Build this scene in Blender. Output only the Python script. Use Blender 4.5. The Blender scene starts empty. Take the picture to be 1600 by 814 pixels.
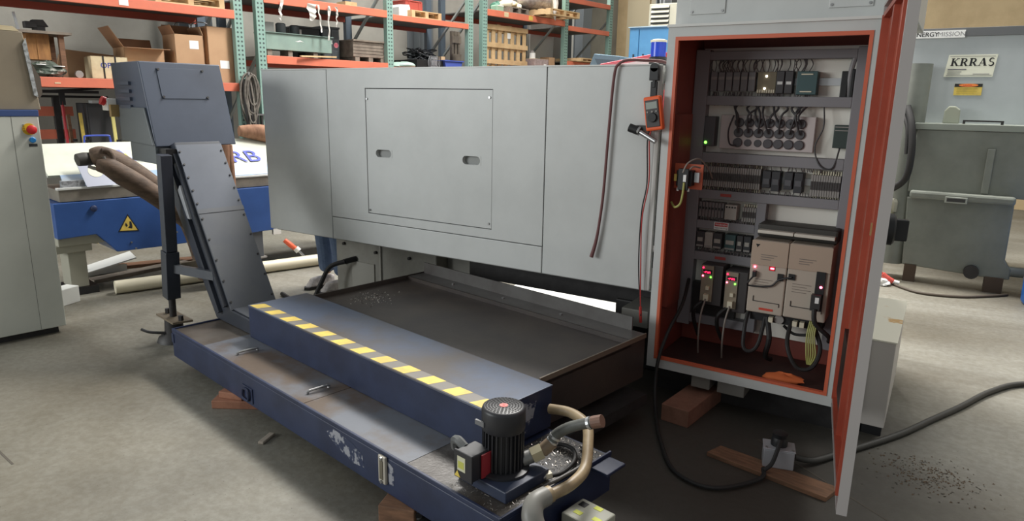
import bpy, bmesh, math, random
from mathutils import Vector, Matrix
random.seed(7)
S = bpy.context.scene
COL = S.collection
PI = math.pi
# ------------------------------------------------------------------ camera
F0, PITCH, ROLL, YAW, CAMH = 1067.8, .22862, .01853, -.5592, 1.6
YT, YR = -.1878, 1.3896          # headings of the coolant tank and of the pallet racks
fw = Vector((math.sin(YAW)*math.cos(PITCH), math.cos(YAW)*math.cos(PITCH), -math.sin(PITCH)))
rt = fw.cross(Vector((0, 0, 1))).normalized(); up = rt.cross(fw)
r2 = rt*math.cos(ROLL) + up*math.sin(ROLL); u2 = up*math.cos(ROLL) - rt*math.sin(ROLL)
cd = bpy.data.cameras.new('camera'); cam = bpy.data.objects.new('camera', cd); COL.objects.link(cam)
cam.matrix_world = Matrix(((r2.x, u2.x, -fw.x, 0), (r2.y, u2.y, -fw.y, 0), (r2.z, u2.z, -fw.z, CAMH), (0, 0, 0, 1)))
cd.sensor_fit = 'HORIZONTAL'; cd.sensor_width = 36; cd.lens = F0*36/1600; cd.clip_start = .05; cd.clip_end = 100
S.camera = cam
# ------------------------------------------------------------------ light
S.view_settings.view_transform = 'Standard'; S.view_settings.look = 'None'
S.view_settings.exposure = .06; S.view_settings.gamma = 1; S.view_settings.use_curve_mapping = False
w = bpy.data.worlds.new('hall_daylight'); S.world = w; w.use_nodes = True
w.node_tree.nodes['Background'].inputs[0].default_value = (.95, 1.0, 1.0, 1)
w.node_tree.nodes['Background'].inputs[1].default_value = .33
def area(name, loc, target, sx, sy, power, col=(1, .97, .92)):
    l = bpy.data.lights.new(name, 'AREA'); l.shape = 'RECTANGLE'; l.size = sx; l.size_y = sy; l.energy = power; l.color = col
    o = bpy.data.objects.new(name, l); COL.objects.link(o); o.location = loc
    o.rotation_euler = (Vector(target)-Vector(loc)).to_track_quat('-Z', 'Y').to_euler(); return o
area('roof_skylight', (-2.9, 7.2, 7.0), (-2.3, 3.0, 0), 3.6, 1.2, 1050)
area('front_left_fill', (-8.5, -5.0, 3.2), (-2.6, 3.2, .9), 4.5, 3.2, 450, (.97, 1, 1))  # fill added to brighten the lathe cover; no door stands there
area('roof_skylight', (2.8, 7.0, 7.0), (1.4, 4.6, 0), 3, 2.4, 200)
area('roof_skylight', (-7.2, 9.5, 7.0), (-7.6, 8.5, 0), 3, 6, 720)
# ------------------------------------------------------------------ helpers
def lin(c):
    return tuple(((v/255)/12.92 if v/255 <= .04045 else ((v/255+.055)/1.055)**2.4) for v in c) + (1,)
MATS = {}
def mat(name, col, rough=.55, metal=0, col2=None, scale=6, lo=.4, hi=.65, bump=0, bscale=60, emit=0, stretch=None, alpha=None, detail=6, spec=None):
    if name in MATS: return MATS[name]
    m = bpy.data.materials.new(name); m.use_nodes = True; nt = m.node_tree; b = nt.nodes['Principled BSDF']
    b.inputs['Base Color'].default_value = lin(col); b.inputs['Roughness'].default_value = rough; b.inputs['Metallic'].default_value = metal
    if spec is not None: b.inputs['Specular IOR Level'].default_value = spec
    N, L = nt.nodes.new, nt.links.new
    if col2 or bump:
        tc = N('ShaderNodeTexCoord'); mp = N('ShaderNodeMapping'); L(tc.outputs['Object'], mp.inputs['Vector'])
        if stretch: mp.inputs['Scale'].default_value = stretch
    if col2:
        n = N('ShaderNodeTexNoise'); n.inputs['Scale'].default_value = scale; n.inputs['Detail'].default_value = detail; n.inputs['Roughness'].default_value = .62
        L(mp.outputs[0], n.inputs['Vector'])
        r = N('ShaderNodeValToRGB'); r.color_ramp.elements[0].position = lo; r.color_ramp.elements[1].position = hi
        r.color_ramp.elements[0].color = lin(col); r.color_ramp.elements[1].color = lin(col2)
        L(n.outputs['Fac'], r.inputs['Fac']); L(r.outputs['Color'], b.inputs['Base Color'])
    if bump:
        n2 = N('ShaderNodeTexNoise'); n2.inputs['Scale'].default_value = bscale; n2.inputs['Detail'].default_value = 3
        L(mp.outputs[0], n2.inputs['Vector']); bp = N('ShaderNodeBump'); bp.inputs['Strength'].default_value = bump; bp.inputs['Distance'].default_value = .01
        L(n2.outputs['Fac'], bp.inputs['Height']); L(bp.outputs['Normal'], b.inputs['Normal'])
    if emit:
        b.inputs['Emission Color'].default_value = lin(col); b.inputs['Emission Strength'].default_value = emit
    if alpha is not None: b.inputs['Alpha'].default_value = alpha
    MATS[name] = m; return m

class MB:
    def __init__(s): s.v = []; s.f = []
    def add(s, vs, fs):
        n = len(s.v); s.v += [tuple(v) for v in vs]; s.f += [tuple(i+n for i in f) for f in fs]; return s
    def box(s, x0, x1, y0, y1, z0, z1):
        return s.add([(x0,y0,z0),(x1,y0,z0),(x1,y1,z0),(x0,y1,z0),(x0,y0,z1),(x1,y0,z1),(x1,y1,z1),(x0,y1,z1)],
                     [(3,2,1,0),(4,5,6,7),(0,1,5,4),(1,2,6,5),(2,3,7,6),(3,0,4,7)])
    def bar(s, p0, p1, wd, ht, upv=(0,0,1)):          # rectangular bar between two points
        a = Vector(p0); b = Vector(p1); d = (b-a).normalized(); u = Vector(upv)
        if abs(d.dot(u)) > .98: u = Vector((0,1,0))
        sd = d.cross(u).normalized(); u = sd.cross(d).normalized(); vs = []
        for p in (a, b):
            for i, j in ((-1,-1),(1,-1),(1,1),(-1,1)): vs.append(p + sd*(i*wd/2) + u*(j*ht/2))
        return s.add(vs, [(3,2,1,0),(4,5,6,7),(0,1,5,4),(1,2,6,5),(2,3,7,6),(3,0,4,7)])
    def prism(s, poly, fn, t0, t1):                    # polygon extruded; fn(u, v, t) -> point
        n = len(poly); vs = [fn(u, v, t0) for u, v in poly] + [fn(u, v, t1) for u, v in poly]
        fs = [tuple(range(n))[::-1], tuple(range(n, 2*n))] + [(i, (i+1)%n, n+(i+1)%n, n+i) for i in range(n)]
        return s.add(vs, fs)
    def cyl(s, p0, p1, r0, r1=None, n=16):
        if r1 is None: r1 = r0
        a = Vector(p0); b = Vector(p1); d = (b-a).normalized()
        u = d.orthogonal().normalized(); w_ = d.cross(u); vs = []
        for p, r in ((a, r0), (b, r1)):
            for i in range(n): t = 2*PI*i/n; vs.append(p + (u*math.cos(t)+w_*math.sin(t))*r)
        return s.add(vs, [tuple(range(n))[::-1], tuple(range(n, 2*n))] + [(i, (i+1)%n, n+(i+1)%n, n+i) for i in range(n)])
    def lathe(s, prof, c=(0,0,0), n=24, axis='z'):
        vs = []; fs = []
        for r, h in prof:
            for i in range(n):
                t = 2*PI*i/n; x, y = r*math.cos(t), r*math.sin(t)
                vs.append({'z': (c[0]+x, c[1]+y, c[2]+h), 'y': (c[0]+x, c[1]+h, c[2]+y), 'x': (c[0]+h, c[1]+x, c[2]+y)}[axis])
        for k in range(len(prof)-1):
            for i in range(n): j = (i+1)%n; fs.append((k*n+i, k*n+j, (k+1)*n+j, (k+1)*n+i))
        fs.append(tuple(range(n))[::-1]); fs.append(tuple(range((len(prof)-1)*n, len(prof)*n)))
        return s.add(vs, fs)
    def tube(s, pts, r, n=8, sub=6):
        P = [Vector(p) for p in pts]; R = r if isinstance(r, (list, tuple)) else [r]*len(P); Q = []; RR = []
        for i in range(len(P)-1):
            p0, p1, p2, p3 = P[max(i-1,0)], P[i], P[i+1], P[min(i+2,len(P)-1)]
            for k in range(sub):
                t = k/sub
                Q.append(.5*((2*p1)+(p2-p0)*t+(2*p0-5*p1+4*p2-p3)*t*t+(3*p1-p0-3*p2+p3)*t**3)); RR.append(R[i]+(R[i+1]-R[i])*t)
        Q.append(P[-1]); RR.append(R[-1]); vs = []; fs = []; u = None
        for i, q in enumerate(Q):
            d = (Q[min(i+1,len(Q)-1)]-Q[max(i-1,0)])
            d = d.normalized() if d.length > 1e-9 else Vector((0,0,1))
            u = d.orthogonal().normalized() if u is None else (u-d*u.dot(d)).normalized()
            w_ = d.cross(u)
            for k in range(n): t = 2*PI*k/n; vs.append(q+(u*math.cos(t)+w_*math.sin(t))*RR[i])
        for i in range(len(Q)-1):
            for k in range(n): j = (k+1)%n; fs.append((i*n+k, i*n+j, (i+1)*n+j, (i+1)*n+k))
        fs.append(tuple(range(n))[::-1]); fs.append(tuple(range((len(Q)-1)*n, len(Q)*n)))
        return s.add(vs, fs)
    def lump(s, c, rx, ry, rz, seed=0, amp=.15, nu=14, nv=9):
        rnd = random.Random(seed); k = [(rnd.uniform(1,4), rnd.uniform(1,4), rnd.uniform(0,6)) for _ in range(4)]; vs = []; fs = []
        for j in range(nv+1):
            ph = PI*j/nv
            for i in range(nu):
                th = 2*PI*i/nu; q = 1+amp*sum(math.sin(round(a)*th+b*ph+c_) for a, b, c_ in k)/2
                vs.append((c[0]+rx*q*math.sin(ph)*math.cos(th), c[1]+ry*q*math.sin(ph)*math.sin(th), c[2]+rz*q*math.cos(ph)))
        for j in range(nv):
            for i in range(nu): i2 = (i+1)%nu; fs.append((j*nu+i, (j+1)*nu+i, (j+1)*nu+i2, j*nu+i2))
        return s.add(vs, fs)
def tag(o, label=None, cat=None, group=None, kind=None):
    if label: o['label'] = label
    if cat: o['category'] = cat
    if group: o['group'] = group
    if kind: o['kind'] = kind
    return o
def build(name, mb, m, parent=None, loc=(0,0,0), rz=0, bevel=0, smooth=0, **kw):
    me = bpy.data.meshes.new(name); me.from_pydata(mb.v, [], mb.f); me.validate()
    bm = bmesh.new(); bm.from_mesh(me); bmesh.ops.recalc_face_normals(bm, faces=bm.faces); bm.to_mesh(me); bm.free()
    if smooth:
        for p in me.polygons: p.use_smooth = True
        me.set_sharp_from_angle(angle=math.radians(smooth))
    o = bpy.data.objects.new(name, me); COL.objects.link(o); me.materials.append(m)
    o.parent = parent; o.location = loc; o.rotation_euler = (0, 0, rz)
    if bevel:
        b = o.modifiers.new('edge', 'BEVEL'); b.width = bevel; b.segments = 2; b.limit_method = 'ANGLE'; b.angle_limit = math.radians(40)
    return tag(o, **kw)
def empty(name, loc=(0,0,0), rz=0, label=None, cat=None, group=None):
    o = bpy.data.objects.new(name, None); COL.objects.link(o); o.location = loc; o.rotation_euler = (0,0,rz); o.empty_display_size = .1
    return tag(o, label, cat, group)
def bx(name, m, parent, x0, x1, y0, y1, z0, z1, bevel=0, **kw):
    return build(name, MB().box(x0,x1,y0,y1,z0,z1), m, parent, bevel=bevel, **kw)
def copy(o, parent, loc=None, rz=None):
    c = o.copy(); COL.objects.link(c); c.parent = parent
    if loc is not None: c.location = loc
    if rz is not None: c.rotation_euler = (0,0,rz)
    return c
def copy_tree(o, parent=None, loc=None, rz=None):
    c = copy(o, parent, loc, rz)
    for ch in list(o.children): copy_tree(ch, c)
    return c
def text(name, body, m, parent, origin, xdir, ydir, size, bold=0, shear=0, sx=1, depth=.0006, **kw):
    cu = bpy.data.curves.new('lettering', 'FONT'); cu.body = body; cu.size = 1; cu.offset = bold; cu.shear = shear; cu.extrude = .0
    to = bpy.data.objects.new('lettering', cu); COL.objects.link(to)
    dg = bpy.context.evaluated_depsgraph_get(); me = bpy.data.meshes.new_from_object(to.evaluated_get(dg))
    bpy.data.objects.remove(to); bpy.data.curves.remove(cu)
    X = Vector(xdir).normalized(); Y = Vector(ydir).normalized(); Z = X.cross(Y); O = Vector(origin)
    for v in me.vertices: v.co = O + X*(v.co.x*size*sx) + Y*(v.co.y*size) + Z*depth
    me.materials.clear(); me.materials.append(m)
    o = bpy.data.objects.new(name, me); COL.objects.link(o); o.parent = parent
    return tag(o, **kw)
def T2W(t, n, z=0):   # tank frame -> world
    c, s_ = math.cos(YT), math.sin(YT); return (-3.747+t*c-n*s_, 2.194+t*s_+n*c, z)
def R2W(t, d, z=0, off=8.0):  # rack frame -> world
    c, s_ = math.cos(YR), math.sin(YR); return (t*c-(off+d)*s_, t*s_+(off+d)*c, z)
# ------------------------------------------------------------------ materials
GREY = mat('grey_machine_paint', (200,202,200), .36, col2=(192,194,192), scale=2.5)
GREYD = mat('shaded_grey_paint', (150,150,147), .5)  # grey machine paint darkened for the shade under the covers
SEAM = mat('dark_seam', (62,62,62), .8)
NAVY = mat('navy_paint', (42,52,80), .42, col2=(34,42,66), scale=5, bump=.03)
NAVYCH = mat('navy_paint_chipped', (42,52,80), .45, col2=(150,152,160), scale=22, lo=.50, hi=.56)
SLATE = mat('slate_blue_paint', (82,89,102), .42, col2=(74,81,94), scale=3)
STEELG = mat('grey_blue_steel', (86,89,94), .4, col2=(78,82,90), scale=4)
BLACK = mat('black_plastic', (30,30,32), .5)
RUBBER = mat('black_rubber', (36,35,35), .65)
DARK = mat('dark_greasy_steel', (50,48,48), .55, col2=(38,36,36), scale=12)
STEEL = mat('bare_steel', (165,165,165), .3, .8)
ALU = mat('aluminium', (195,196,198), .35, .7)
WHITE = mat('white_paint', (225,226,222), .5)
ORANGE = mat('orange_red_paint', (172,82,62), .42, col2=(156,72,54), scale=4)
RACKO = mat('hazed_rack_orange', (222,122,94), .5, col2=(208,116,92), scale=3)  # orange paled so the colour carries the haze over the racks
WOOD = mat('pale_pallet_wood', (216,186,142), .75, col2=(190,158,116), scale=4, stretch=(1,1,1))
WOODB = mat('brown_timber', (134,98,74), .8, col2=(104,76,58), scale=9, stretch=(1,6,6), bump=.1)
WOODG = mat('weathered_timber', (140,130,118), .85, col2=(116,106,96), scale=8)
CARD = mat('cardboard', (190,154,120), .85, col2=(180,144,112), scale=3)
CARDL = mat('pale_cardboard', (224,208,172), .85, col2=(210,190,152), scale=8)
CARDD = mat('cardboard_inner', (150,112,84), .9)
PAPER = mat('white_paper', (236,236,234), .7)
INK = mat('black_ink', (30,30,32), .7)
BLUEINK = mat('blue_ink', (52,66,160), .6)
YEL = mat('safety_yellow', (226,198,92), .5, col2=(200,174,90), scale=12)
RED = mat('red_plastic', (200,40,44), .45)
BLUEP = mat('blue_machine_paint', (50,84,146), .42, col2=(44,76,134), scale=3)
BEIGE = mat('beige_drive_plastic', (184,172,158), .5)
BEIGET = mat('beige_drive_top_cover', (178,158,140), .55)
DUCT = mat('grey_wiring_duct', (136,134,138), .6)  # grey lifted so the colour carries the haze inside the cabinet
PLATE = mat('zinc_mounting_plate', (236,232,222), .45)  # plate whitened to include the pale haze in front of it
GREENP = mat('green_terminal', (60,110,90), .5)
SAGE = mat('sage_green_paint', (140,164,154), .5, col2=(130,152,144), scale=4)
TERM = mat('grey_terminal', (150,146,142), .55)
PVC = mat('cream_pvc', (222,214,190), .45)
HOSEB = mat('tan_hose', (170,150,118), .45, col2=(140,120,92), scale=10)
HOSEG = mat('grey_hose', (104,106,102), .5, col2=(88,88,84), scale=14)
REDLED = mat('red_led', (255,30,70), .4, emit=6)
PINKLED = mat('pink_lamp', (255,90,120), .4, emit=9)
GRNLED = mat('green_led', (110,255,70), .4, emit=5)
YGRN = mat('yellow_green_wire', (164,164,92), .5)
# ------------------------------------------------------------------ setting
def floor_mat():
    m = bpy.data.materials.new('stained_concrete'); m.use_nodes = True; nt = m.node_tree; b = nt.nodes['Principled BSDF']; N, L = nt.nodes.new, nt.links.new
    tc = N('ShaderNodeTexCoord')
    def noise(sc, det, lo, hi, c0, c1, dist=0, stretch=None):
        n = N('ShaderNodeTexNoise'); n.inputs['Scale'].default_value = sc; n.inputs['Detail'].default_value = det; n.inputs['Roughness'].default_value = .65; n.inputs['Distortion'].default_value = dist
        src = tc.outputs['Object']
        if stretch: mp = N('ShaderNodeMapping'); mp.inputs['Scale'].default_value = stretch; mp.inputs['Rotation'].default_value = (0,0,.2); L(src, mp.inputs[0]); src = mp.outputs[0]
        L(src, n.inputs['Vector']); r = N('ShaderNodeValToRGB'); r.color_ramp.elements[0].position = lo; r.color_ramp.elements[1].position = hi
        r.color_ramp.elements[0].color = c0; r.color_ramp.elements[1].color = c1; L(n.outputs['Fac'], r.inputs['Fac']); return r.outputs['Color']
    def mix(a, bb, f, mode='MIX'):
        x = N('ShaderNodeMix'); x.data_type = 'RGBA'; x.blend_type = mode
        if isinstance(f, float): x.inputs['Factor'].default_value = f
        else: L(f, x.inputs['Factor'])
        L(a, x.inputs['A']); L(bb, x.inputs['B']); return x.outputs['Result']
    base = noise(.8, 8, .34, .70, lin((144,142,132)), lin((117,115,107)), .4)
    streak = noise(.55, 4, .40, .66, lin((255,255,255)), lin((206,200,190)), .9, (.5,1.3,1))
    c = mix(base, streak, 1.0, 'MULTIPLY')
    fine = noise(26, 6, .38, .60, lin((255,255,255)), lin((234,231,227)))
    c = mix(c, fine, 1.0, 'MULTIPLY')
    specks = noise(70, 2, .70, .74, lin((255,255,255)), lin((150,146,140)))
    c = mix(c, specks, 1.0, 'MULTIPLY')
    # oily stain plus cabinet shade, painted as one dark patch on the floor
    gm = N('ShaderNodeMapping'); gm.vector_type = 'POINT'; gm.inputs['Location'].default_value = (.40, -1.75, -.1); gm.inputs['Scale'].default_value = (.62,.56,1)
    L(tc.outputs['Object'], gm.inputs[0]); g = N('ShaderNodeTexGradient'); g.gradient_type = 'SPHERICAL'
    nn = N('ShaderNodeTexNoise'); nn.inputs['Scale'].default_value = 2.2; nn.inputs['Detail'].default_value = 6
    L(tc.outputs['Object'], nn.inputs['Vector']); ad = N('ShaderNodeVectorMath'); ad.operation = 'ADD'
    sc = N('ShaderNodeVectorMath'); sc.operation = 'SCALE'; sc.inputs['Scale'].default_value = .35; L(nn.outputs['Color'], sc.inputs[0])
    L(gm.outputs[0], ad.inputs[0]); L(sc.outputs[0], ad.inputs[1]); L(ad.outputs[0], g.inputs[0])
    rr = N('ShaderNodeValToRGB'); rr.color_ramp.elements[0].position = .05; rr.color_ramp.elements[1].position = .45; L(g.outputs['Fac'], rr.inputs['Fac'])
    oil_shade = N('ShaderNodeRGB'); oil_shade.outputs[0].default_value = lin((54,49,45)); mf = N('ShaderNodeMath'); mf.operation = 'MULTIPLY'; mf.inputs[1].default_value = .85; L(rr.outputs['Color'], mf.inputs[0])
    c = mix(c, oil_shade.outputs[0], mf.outputs[0])
    L(c, b.inputs['Base Color']); b.inputs['Roughness'].default_value = .62
    bp = N('ShaderNodeBump'); bp.inputs['Strength'].default_value = .12; bp.inputs['Distance'].default_value = .01; n3 = N('ShaderNodeTexNoise'); n3.inputs['Scale'].default_value = 40
    L(tc.outputs['Object'], n3.inputs['Vector']); L(n3.outputs['Fac'], bp.inputs['Height']); L(bp.outputs['Normal'], b.inputs['Normal'])
    return m
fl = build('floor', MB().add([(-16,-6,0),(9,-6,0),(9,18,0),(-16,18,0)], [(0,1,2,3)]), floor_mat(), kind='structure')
fj = MB()
for a, b_ in (((-.6,3.27),(2.2,1.35)), ((-5.2,1.35),(-3.3,1.15))): fj.bar((a[0],a[1],.0006), (b_[0],b_[1],.0006), .009, .001)
build('floor_joint', fj, mat('joint_line', (84,78,70), .9), fl)
WALLG = mat('grey_block_wall', (150,148,140), .8, col2=(136,134,127), scale=1.5)
WALLT = mat('tan_wall_board', (206,182,142), .75, col2=(190,166,128), scale=2)
WALLP = mat('pale_wall_panel', (196,188,168), .75, col2=(176,168,150), scale=3)
wr = build('wall_rear', MB().box(-6, 15, 9.6, 9.75, 0, 6.5), WALLG, rz=YR, kind='structure')
for t in (4.1, 7.9, 12.4):
    c = MB().box(t-.02,t+.02,9.28,9.6,0,6.5).box(t-.15,t+.15,9.27,9.295,0,6.5).box(t-.15,t+.15,9.575,9.6,0,6.5)
    build('column', c, mat('steel_column', (112,118,122), .6), wr)
wf = build('wall_far', MB().box(14.0, 14.15, -14, 9.6, 0, 6.5), WALLT, rz=YR, kind='structure')
for k in range(9):
    d = 9.3-k*.62; build('wall_panel', MB().box(13.95, 13.998, d-.58, d, 0, 6.2), WALLP if k % 2 else mat('buff_wall_panel', (206,192,162), .75), wf)
# steel column with diagonal brace in front of the far wall
cb = empty('braced_column', R2W(12.9, -.35, 0), YR, 'grey steel building column with a thick diagonal brace behind the last rack', 'column')
STC = mat('galvanised_column', (132,136,138), .6, col2=(120,124,126), scale=3)
cm = MB().box(-.02,.02,-.16,.16,0,6).box(-.15,.15,-.18,-.155,0,6).box(-.15,.15,.155,.18,0,6)
build('post', cm, STC, cb); build('brace', MB().bar((0,.95,1.5),(0,-2.0,5.4),.12,.2), STC, cb)
build('brace', MB().bar((.1,-.9,4.2),(.1,-2.0,3.6),.07,.1), STC, cb)
build('cable_run', MB().tube([(-.2,-.05,6),(-.22,-.1,4.5),(-.19,-.02,3.0),(-.2,-.08,.4)],.03).tube([(-.2,.08,6),(-.2,.12,4.2),(-.2,.02,3.2),(-.2,.1,.3)],.022), ALU, cb)

# ------------------------------------------------------------------ lathe (seen from behind)
YC = 3.41
lt = empty('lathe', (-2.8, YC, 0), 0, 'long light grey metalworking lathe with flat sheet metal rear covers', 'machine')
def LX(x): return x+2.8
def panel(name, x0, x1, z0, z1, th=.04, y=0):
    return bx(name, GREY, lt, LX(x0), LX(x1), y, y+th, z0, z1, .004)
panel('cover_panel', -4.337, -3.662, .616, 1.79)
panel('cover_panel', -1.925, -1.285, .616, 1.79)
cp = MB().box(LX(-3.656), LX(-3.305), 0, .04, .779, 1.79).box(LX(-2.286), LX(-1.931), 0, .04, .779, 1.79).box(LX(-3.305), LX(-2.286), 0, .04, 1.669, 1.79).box(LX(-3.305), LX(-2.286), 0, .04, .779, .835)
build('cover_panel', cp, GREY, lt)
panel('lower_panel', -3.656, -1.931, .616, .773)
bx('panel_backing', SEAM, lt, LX(-4.33), LX(-1.29), .042, .05, .62, 1.785)
ad = MB()
hs = [(-3.229,-3.081,1.22,1.276), (-2.514,-2.37,1.217,1.275)]
x0, x1, z0, z1 = -3.3, -2.291, .84, 1.664
xs = [x0, hs[0][0], hs[0][1], hs[1][0], hs[1][1], x1]
for i in range(5):
    if i in (1, 3):
        h = hs[0] if i == 1 else hs[1]
        ad.box(LX(xs[i]), LX(xs[i+1]), .003, .035, z0, h[2]).box(LX(xs[i]), LX(xs[i+1]), .003, .035, h[3], z1)
    else: ad.box(LX(xs[i]), LX(xs[i+1]), .003, .035, z0, z1)
adr = build('access_door', ad, GREY, lt)
for h in hs:
    cx = (h[0]+h[1])/2; cz = (h[2]+h[3])/2; hw = (h[1]-h[0])/2; r = (h[3]-h[2])/2
    outer = [(-hw,-r),(hw,-r),(hw,r),(-hw,r)]
    ring = MB(); n = 24; pts = []
    for k in range(n):
        a = 2*PI*k/n; pts.append((math.copysign(hw-r-.003, math.cos(a))+(r-.003)*math.cos(a), (r-.003)*math.sin(a)))
    def rectp(p):
        x, z = p; return (max(-hw, min(hw, x*1.4)), max(-r, min(r, z*1.9)))
    vs = [(LX(cx)+p[0], .002, cz+p[1]) for p in pts] + [(LX(cx)+math.copysign(hw, p[0]) if abs(p[0]) > hw-r else LX(cx)+p[0], .002, cz+math.copysign(r, p[1])) for p in pts]
    vs2 = [(LX(cx)+p[0], .03, cz+p[1]) for p in pts]
    ring.add(vs, [(k, (k+1)%n, n+(k+1)%n, n+k) for k in range(n)])
    m0 = len(ring.v); ring.add([(LX(cx)+p[0], .002, cz+p[1]) for p in pts]+vs2, [(k, (k+1)%n, n+(k+1)%n, n+k) for k in range(n)])
    build('finger_pull', ring, GREY, adr)
    build('recess_cup', MB().box(LX(cx)-hw, LX(cx)+hw, .03, .036, cz-r, cz+r), mat('recess_grey', (140,142,140), .5), adr)
for sx, sz in ((-3.29,1.60),(-2.31,1.62),(-3.288,.86),(-2.31,.87)):
    build('screw', MB().cyl((LX(sx),.004,sz),(LX(sx),-.004,sz),.007,n=10), STEEL, adr)
bx('top_edge', mat('pale_rim_paint', (214,214,210), .4), lt, LX(-4.337), LX(-1.285), -.004, .06, 1.79, 1.797)
bx('end_strip', mat('pale_rim_paint', (214,214,210), .4), lt, LX(-1.284), LX(-1.262), .0, .03, .62, 1.79)
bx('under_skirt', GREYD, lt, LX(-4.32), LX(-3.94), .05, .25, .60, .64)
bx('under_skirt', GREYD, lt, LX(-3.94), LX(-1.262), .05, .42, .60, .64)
bx('top_cover', GREY, lt, LX(-4.33), LX(-3.94), .06, .25, 1.70, 1.782)
bx('top_cover', GREY, lt, LX(-3.94), LX(-1.262), .06, 1.5, 1.70, 1.782)
bx('side_cover', GREY, lt, LX(-4.33), LX(-4.29), .05, .25, .62, 1.70)
bx('side_cover', GREY, lt, LX(-3.94), LX(-3.90), .05, 1.5, .62, 1.70)
bx('headstock_end', GREY, lt, LX(-1.27), LX(-.30), .62, 1.5, .28, 1.9)
CAST = mat('grey_cast_base', (158,156,148), .6, col2=(140,138,130), scale=5)
bx('base', CAST, lt, LX(-4.08), LX(-3.05), .42, 1.3, .0, .60, .01)
bs = MB().box(LX(-3.60), LX(-3.585), .405, .42, .02, .52).box(LX(-3.9), LX(-3.66), .41, .42, .03, .34); build('base_cover', bs, mat('base_cover_grey', (170,168,160), .5), lt)
for sx, sz in ((-3.98,.47),(-3.64,.44),(-3.3,.44)): build('bolt', MB().cyl((LX(sx),.42,sz),(LX(sx),.4,sz),.012,n=8), DARK, lt)
build('cable_gland', MB().cyl((LX(-3.86),.42,.36),(LX(-3.90),.34,.345),.022).cyl((LX(-3.95),.42,.34),(LX(-3.99),.36,.32),.014), BLACK, lt)
bx('base_rib', CAST, lt, LX(-3.05), LX(-2.75), .55, 1.2, .28, .60, .01)
bx('frame_rail', DARK, lt, LX(-2.75), LX(-.9), .42, .56, .385, .60)
bx('frame_rail', DARK, lt, LX(-2.75), LX(-.9), 1.05, 1.25, .42, .60)
bx('foot_casting', DARK, lt, LX(-1.62), LX(-1.28), .40, .9, .0, .42, .01)
bx('foot_bracket', mat('grey_bracket', (128,126,120), .6), lt, LX(-1.46), LX(-1.30), .12, .40, .36, .46, .004)
build('floor_cable', MB().tube([(LX(-3.9),.34,.345),(LX(-4.0),.27,.30),(LX(-4.06),.22,.16),(LX(-4.10),.16,.03),(LX(-4.2),.10,.016),(LX(-4.5),.2,.014)],.018), RUBBER, lt)
hx = build('top_housing', MB().box(LX(-1.246), LX(-.19), .09, .9, 1.985, 3.0), GREY, lt, bevel=.004)
for a, b_ in ((-1.174,-1.0),(-.537,-.358)):
    hp = bx('hatch_panel', GREY, lt, LX(a), LX(b_), .083, .09, 2.034, 2.3, .002)
    for sx in (a+.012, b_-.012): build('screw', MB().cyl((LX(sx),.083,2.047),(LX(sx),.078,2.047),.006,n=8), STEEL, hp)
# beacon standing on the lathe
bc = empty('warning_beacon', (-1.47, 3.88, 1.782), 0, 'blue beacon with black base and pale cap on the grey lathe top', 'beacon')
build('base', MB().lathe([(.05,0),(.05,.075),(.047,.08)]), BLACK, bc, smooth=40)
build('lens', MB().lathe([(.043,.08),(.043,.16)]), mat('blue_lens', (40,70,190), .2), bc, smooth=40)
build('cap', MB().lathe([(.047,.16),(.047,.172),(.03,.176)]), PVC, bc, smooth=40)
wgp = empty('sunlit_floor_stand_in', (-2.2, 5.3, 0), 0, 'white panel added flat behind the lathe to imitate sunlit floor', 'panel')  # added white surface standing for bright sunlit concrete beyond the lathe
bx('sheet', WHITE, wgp, -.9, .9, -.75, .9, 0, .006, .002); bx('patch_edge', WHITE, wgp, -.9, .9, .9, .92, 0, .03)

# ------------------------------------------------------------------ electrical cabinet
cx0, cx1, cz0, cz1 = -1.246, -.305, .195, 1.97
eb = empty('electrical_cabinet', (-.775, YC, cz0), 0, 'open light grey electrical cabinet with orange interior full of drives and wiring', 'cabinet')
def cx(x): return x+.775
def cz(z): return z-cz0
def cb_(name, m, x0, x1, y0, y1, z0, z1, bevel=0, parent=None, **kw): return bx(name, m, parent or eb, cx(x0), cx(x1), y0-YC, y1-YC, cz(z0), cz(z1), bevel, **kw)
sh = MB()
for q in ((cx0,cx0+.012,3.43,3.95,cz0,cz1),(cx1-.012,cx1,3.43,3.95,cz0,cz1),(cx0,cx1,3.43,3.95,cz1-.012,cz1),(cx0,cx1,3.43,3.95,cz0,cz0+.012),(cx0,cx1,3.95,3.962,cz0,cz1)):
    sh.box(cx(q[0]),cx(q[1]),q[2]-YC,q[3]-YC,cz(q[4]),cz(q[5]))
build('shell', sh, GREY, eb)
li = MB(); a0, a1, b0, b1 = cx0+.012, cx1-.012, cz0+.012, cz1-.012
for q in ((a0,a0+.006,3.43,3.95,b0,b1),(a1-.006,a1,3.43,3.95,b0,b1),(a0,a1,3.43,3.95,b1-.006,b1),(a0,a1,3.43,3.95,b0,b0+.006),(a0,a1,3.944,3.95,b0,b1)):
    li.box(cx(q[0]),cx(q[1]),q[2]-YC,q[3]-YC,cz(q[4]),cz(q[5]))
build('liner', li, mat('shaded_orange_liner', (146,74,62), .55, col2=(122,64,56), scale=3), eb)  # orange darkened for the shaded interior, then lifted slightly for haze
ff = MB()
for q in ((cx0,-1.206,cz0,cz1),(-.332,cx1,cz0,cz1),(-1.206,-.332,1.924,cz1),(-1.206,-.332,cz0,.246)): ff.box(cx(q[0]),cx(q[1]),0,.02,cz(q[2]),cz(q[3]))
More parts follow.
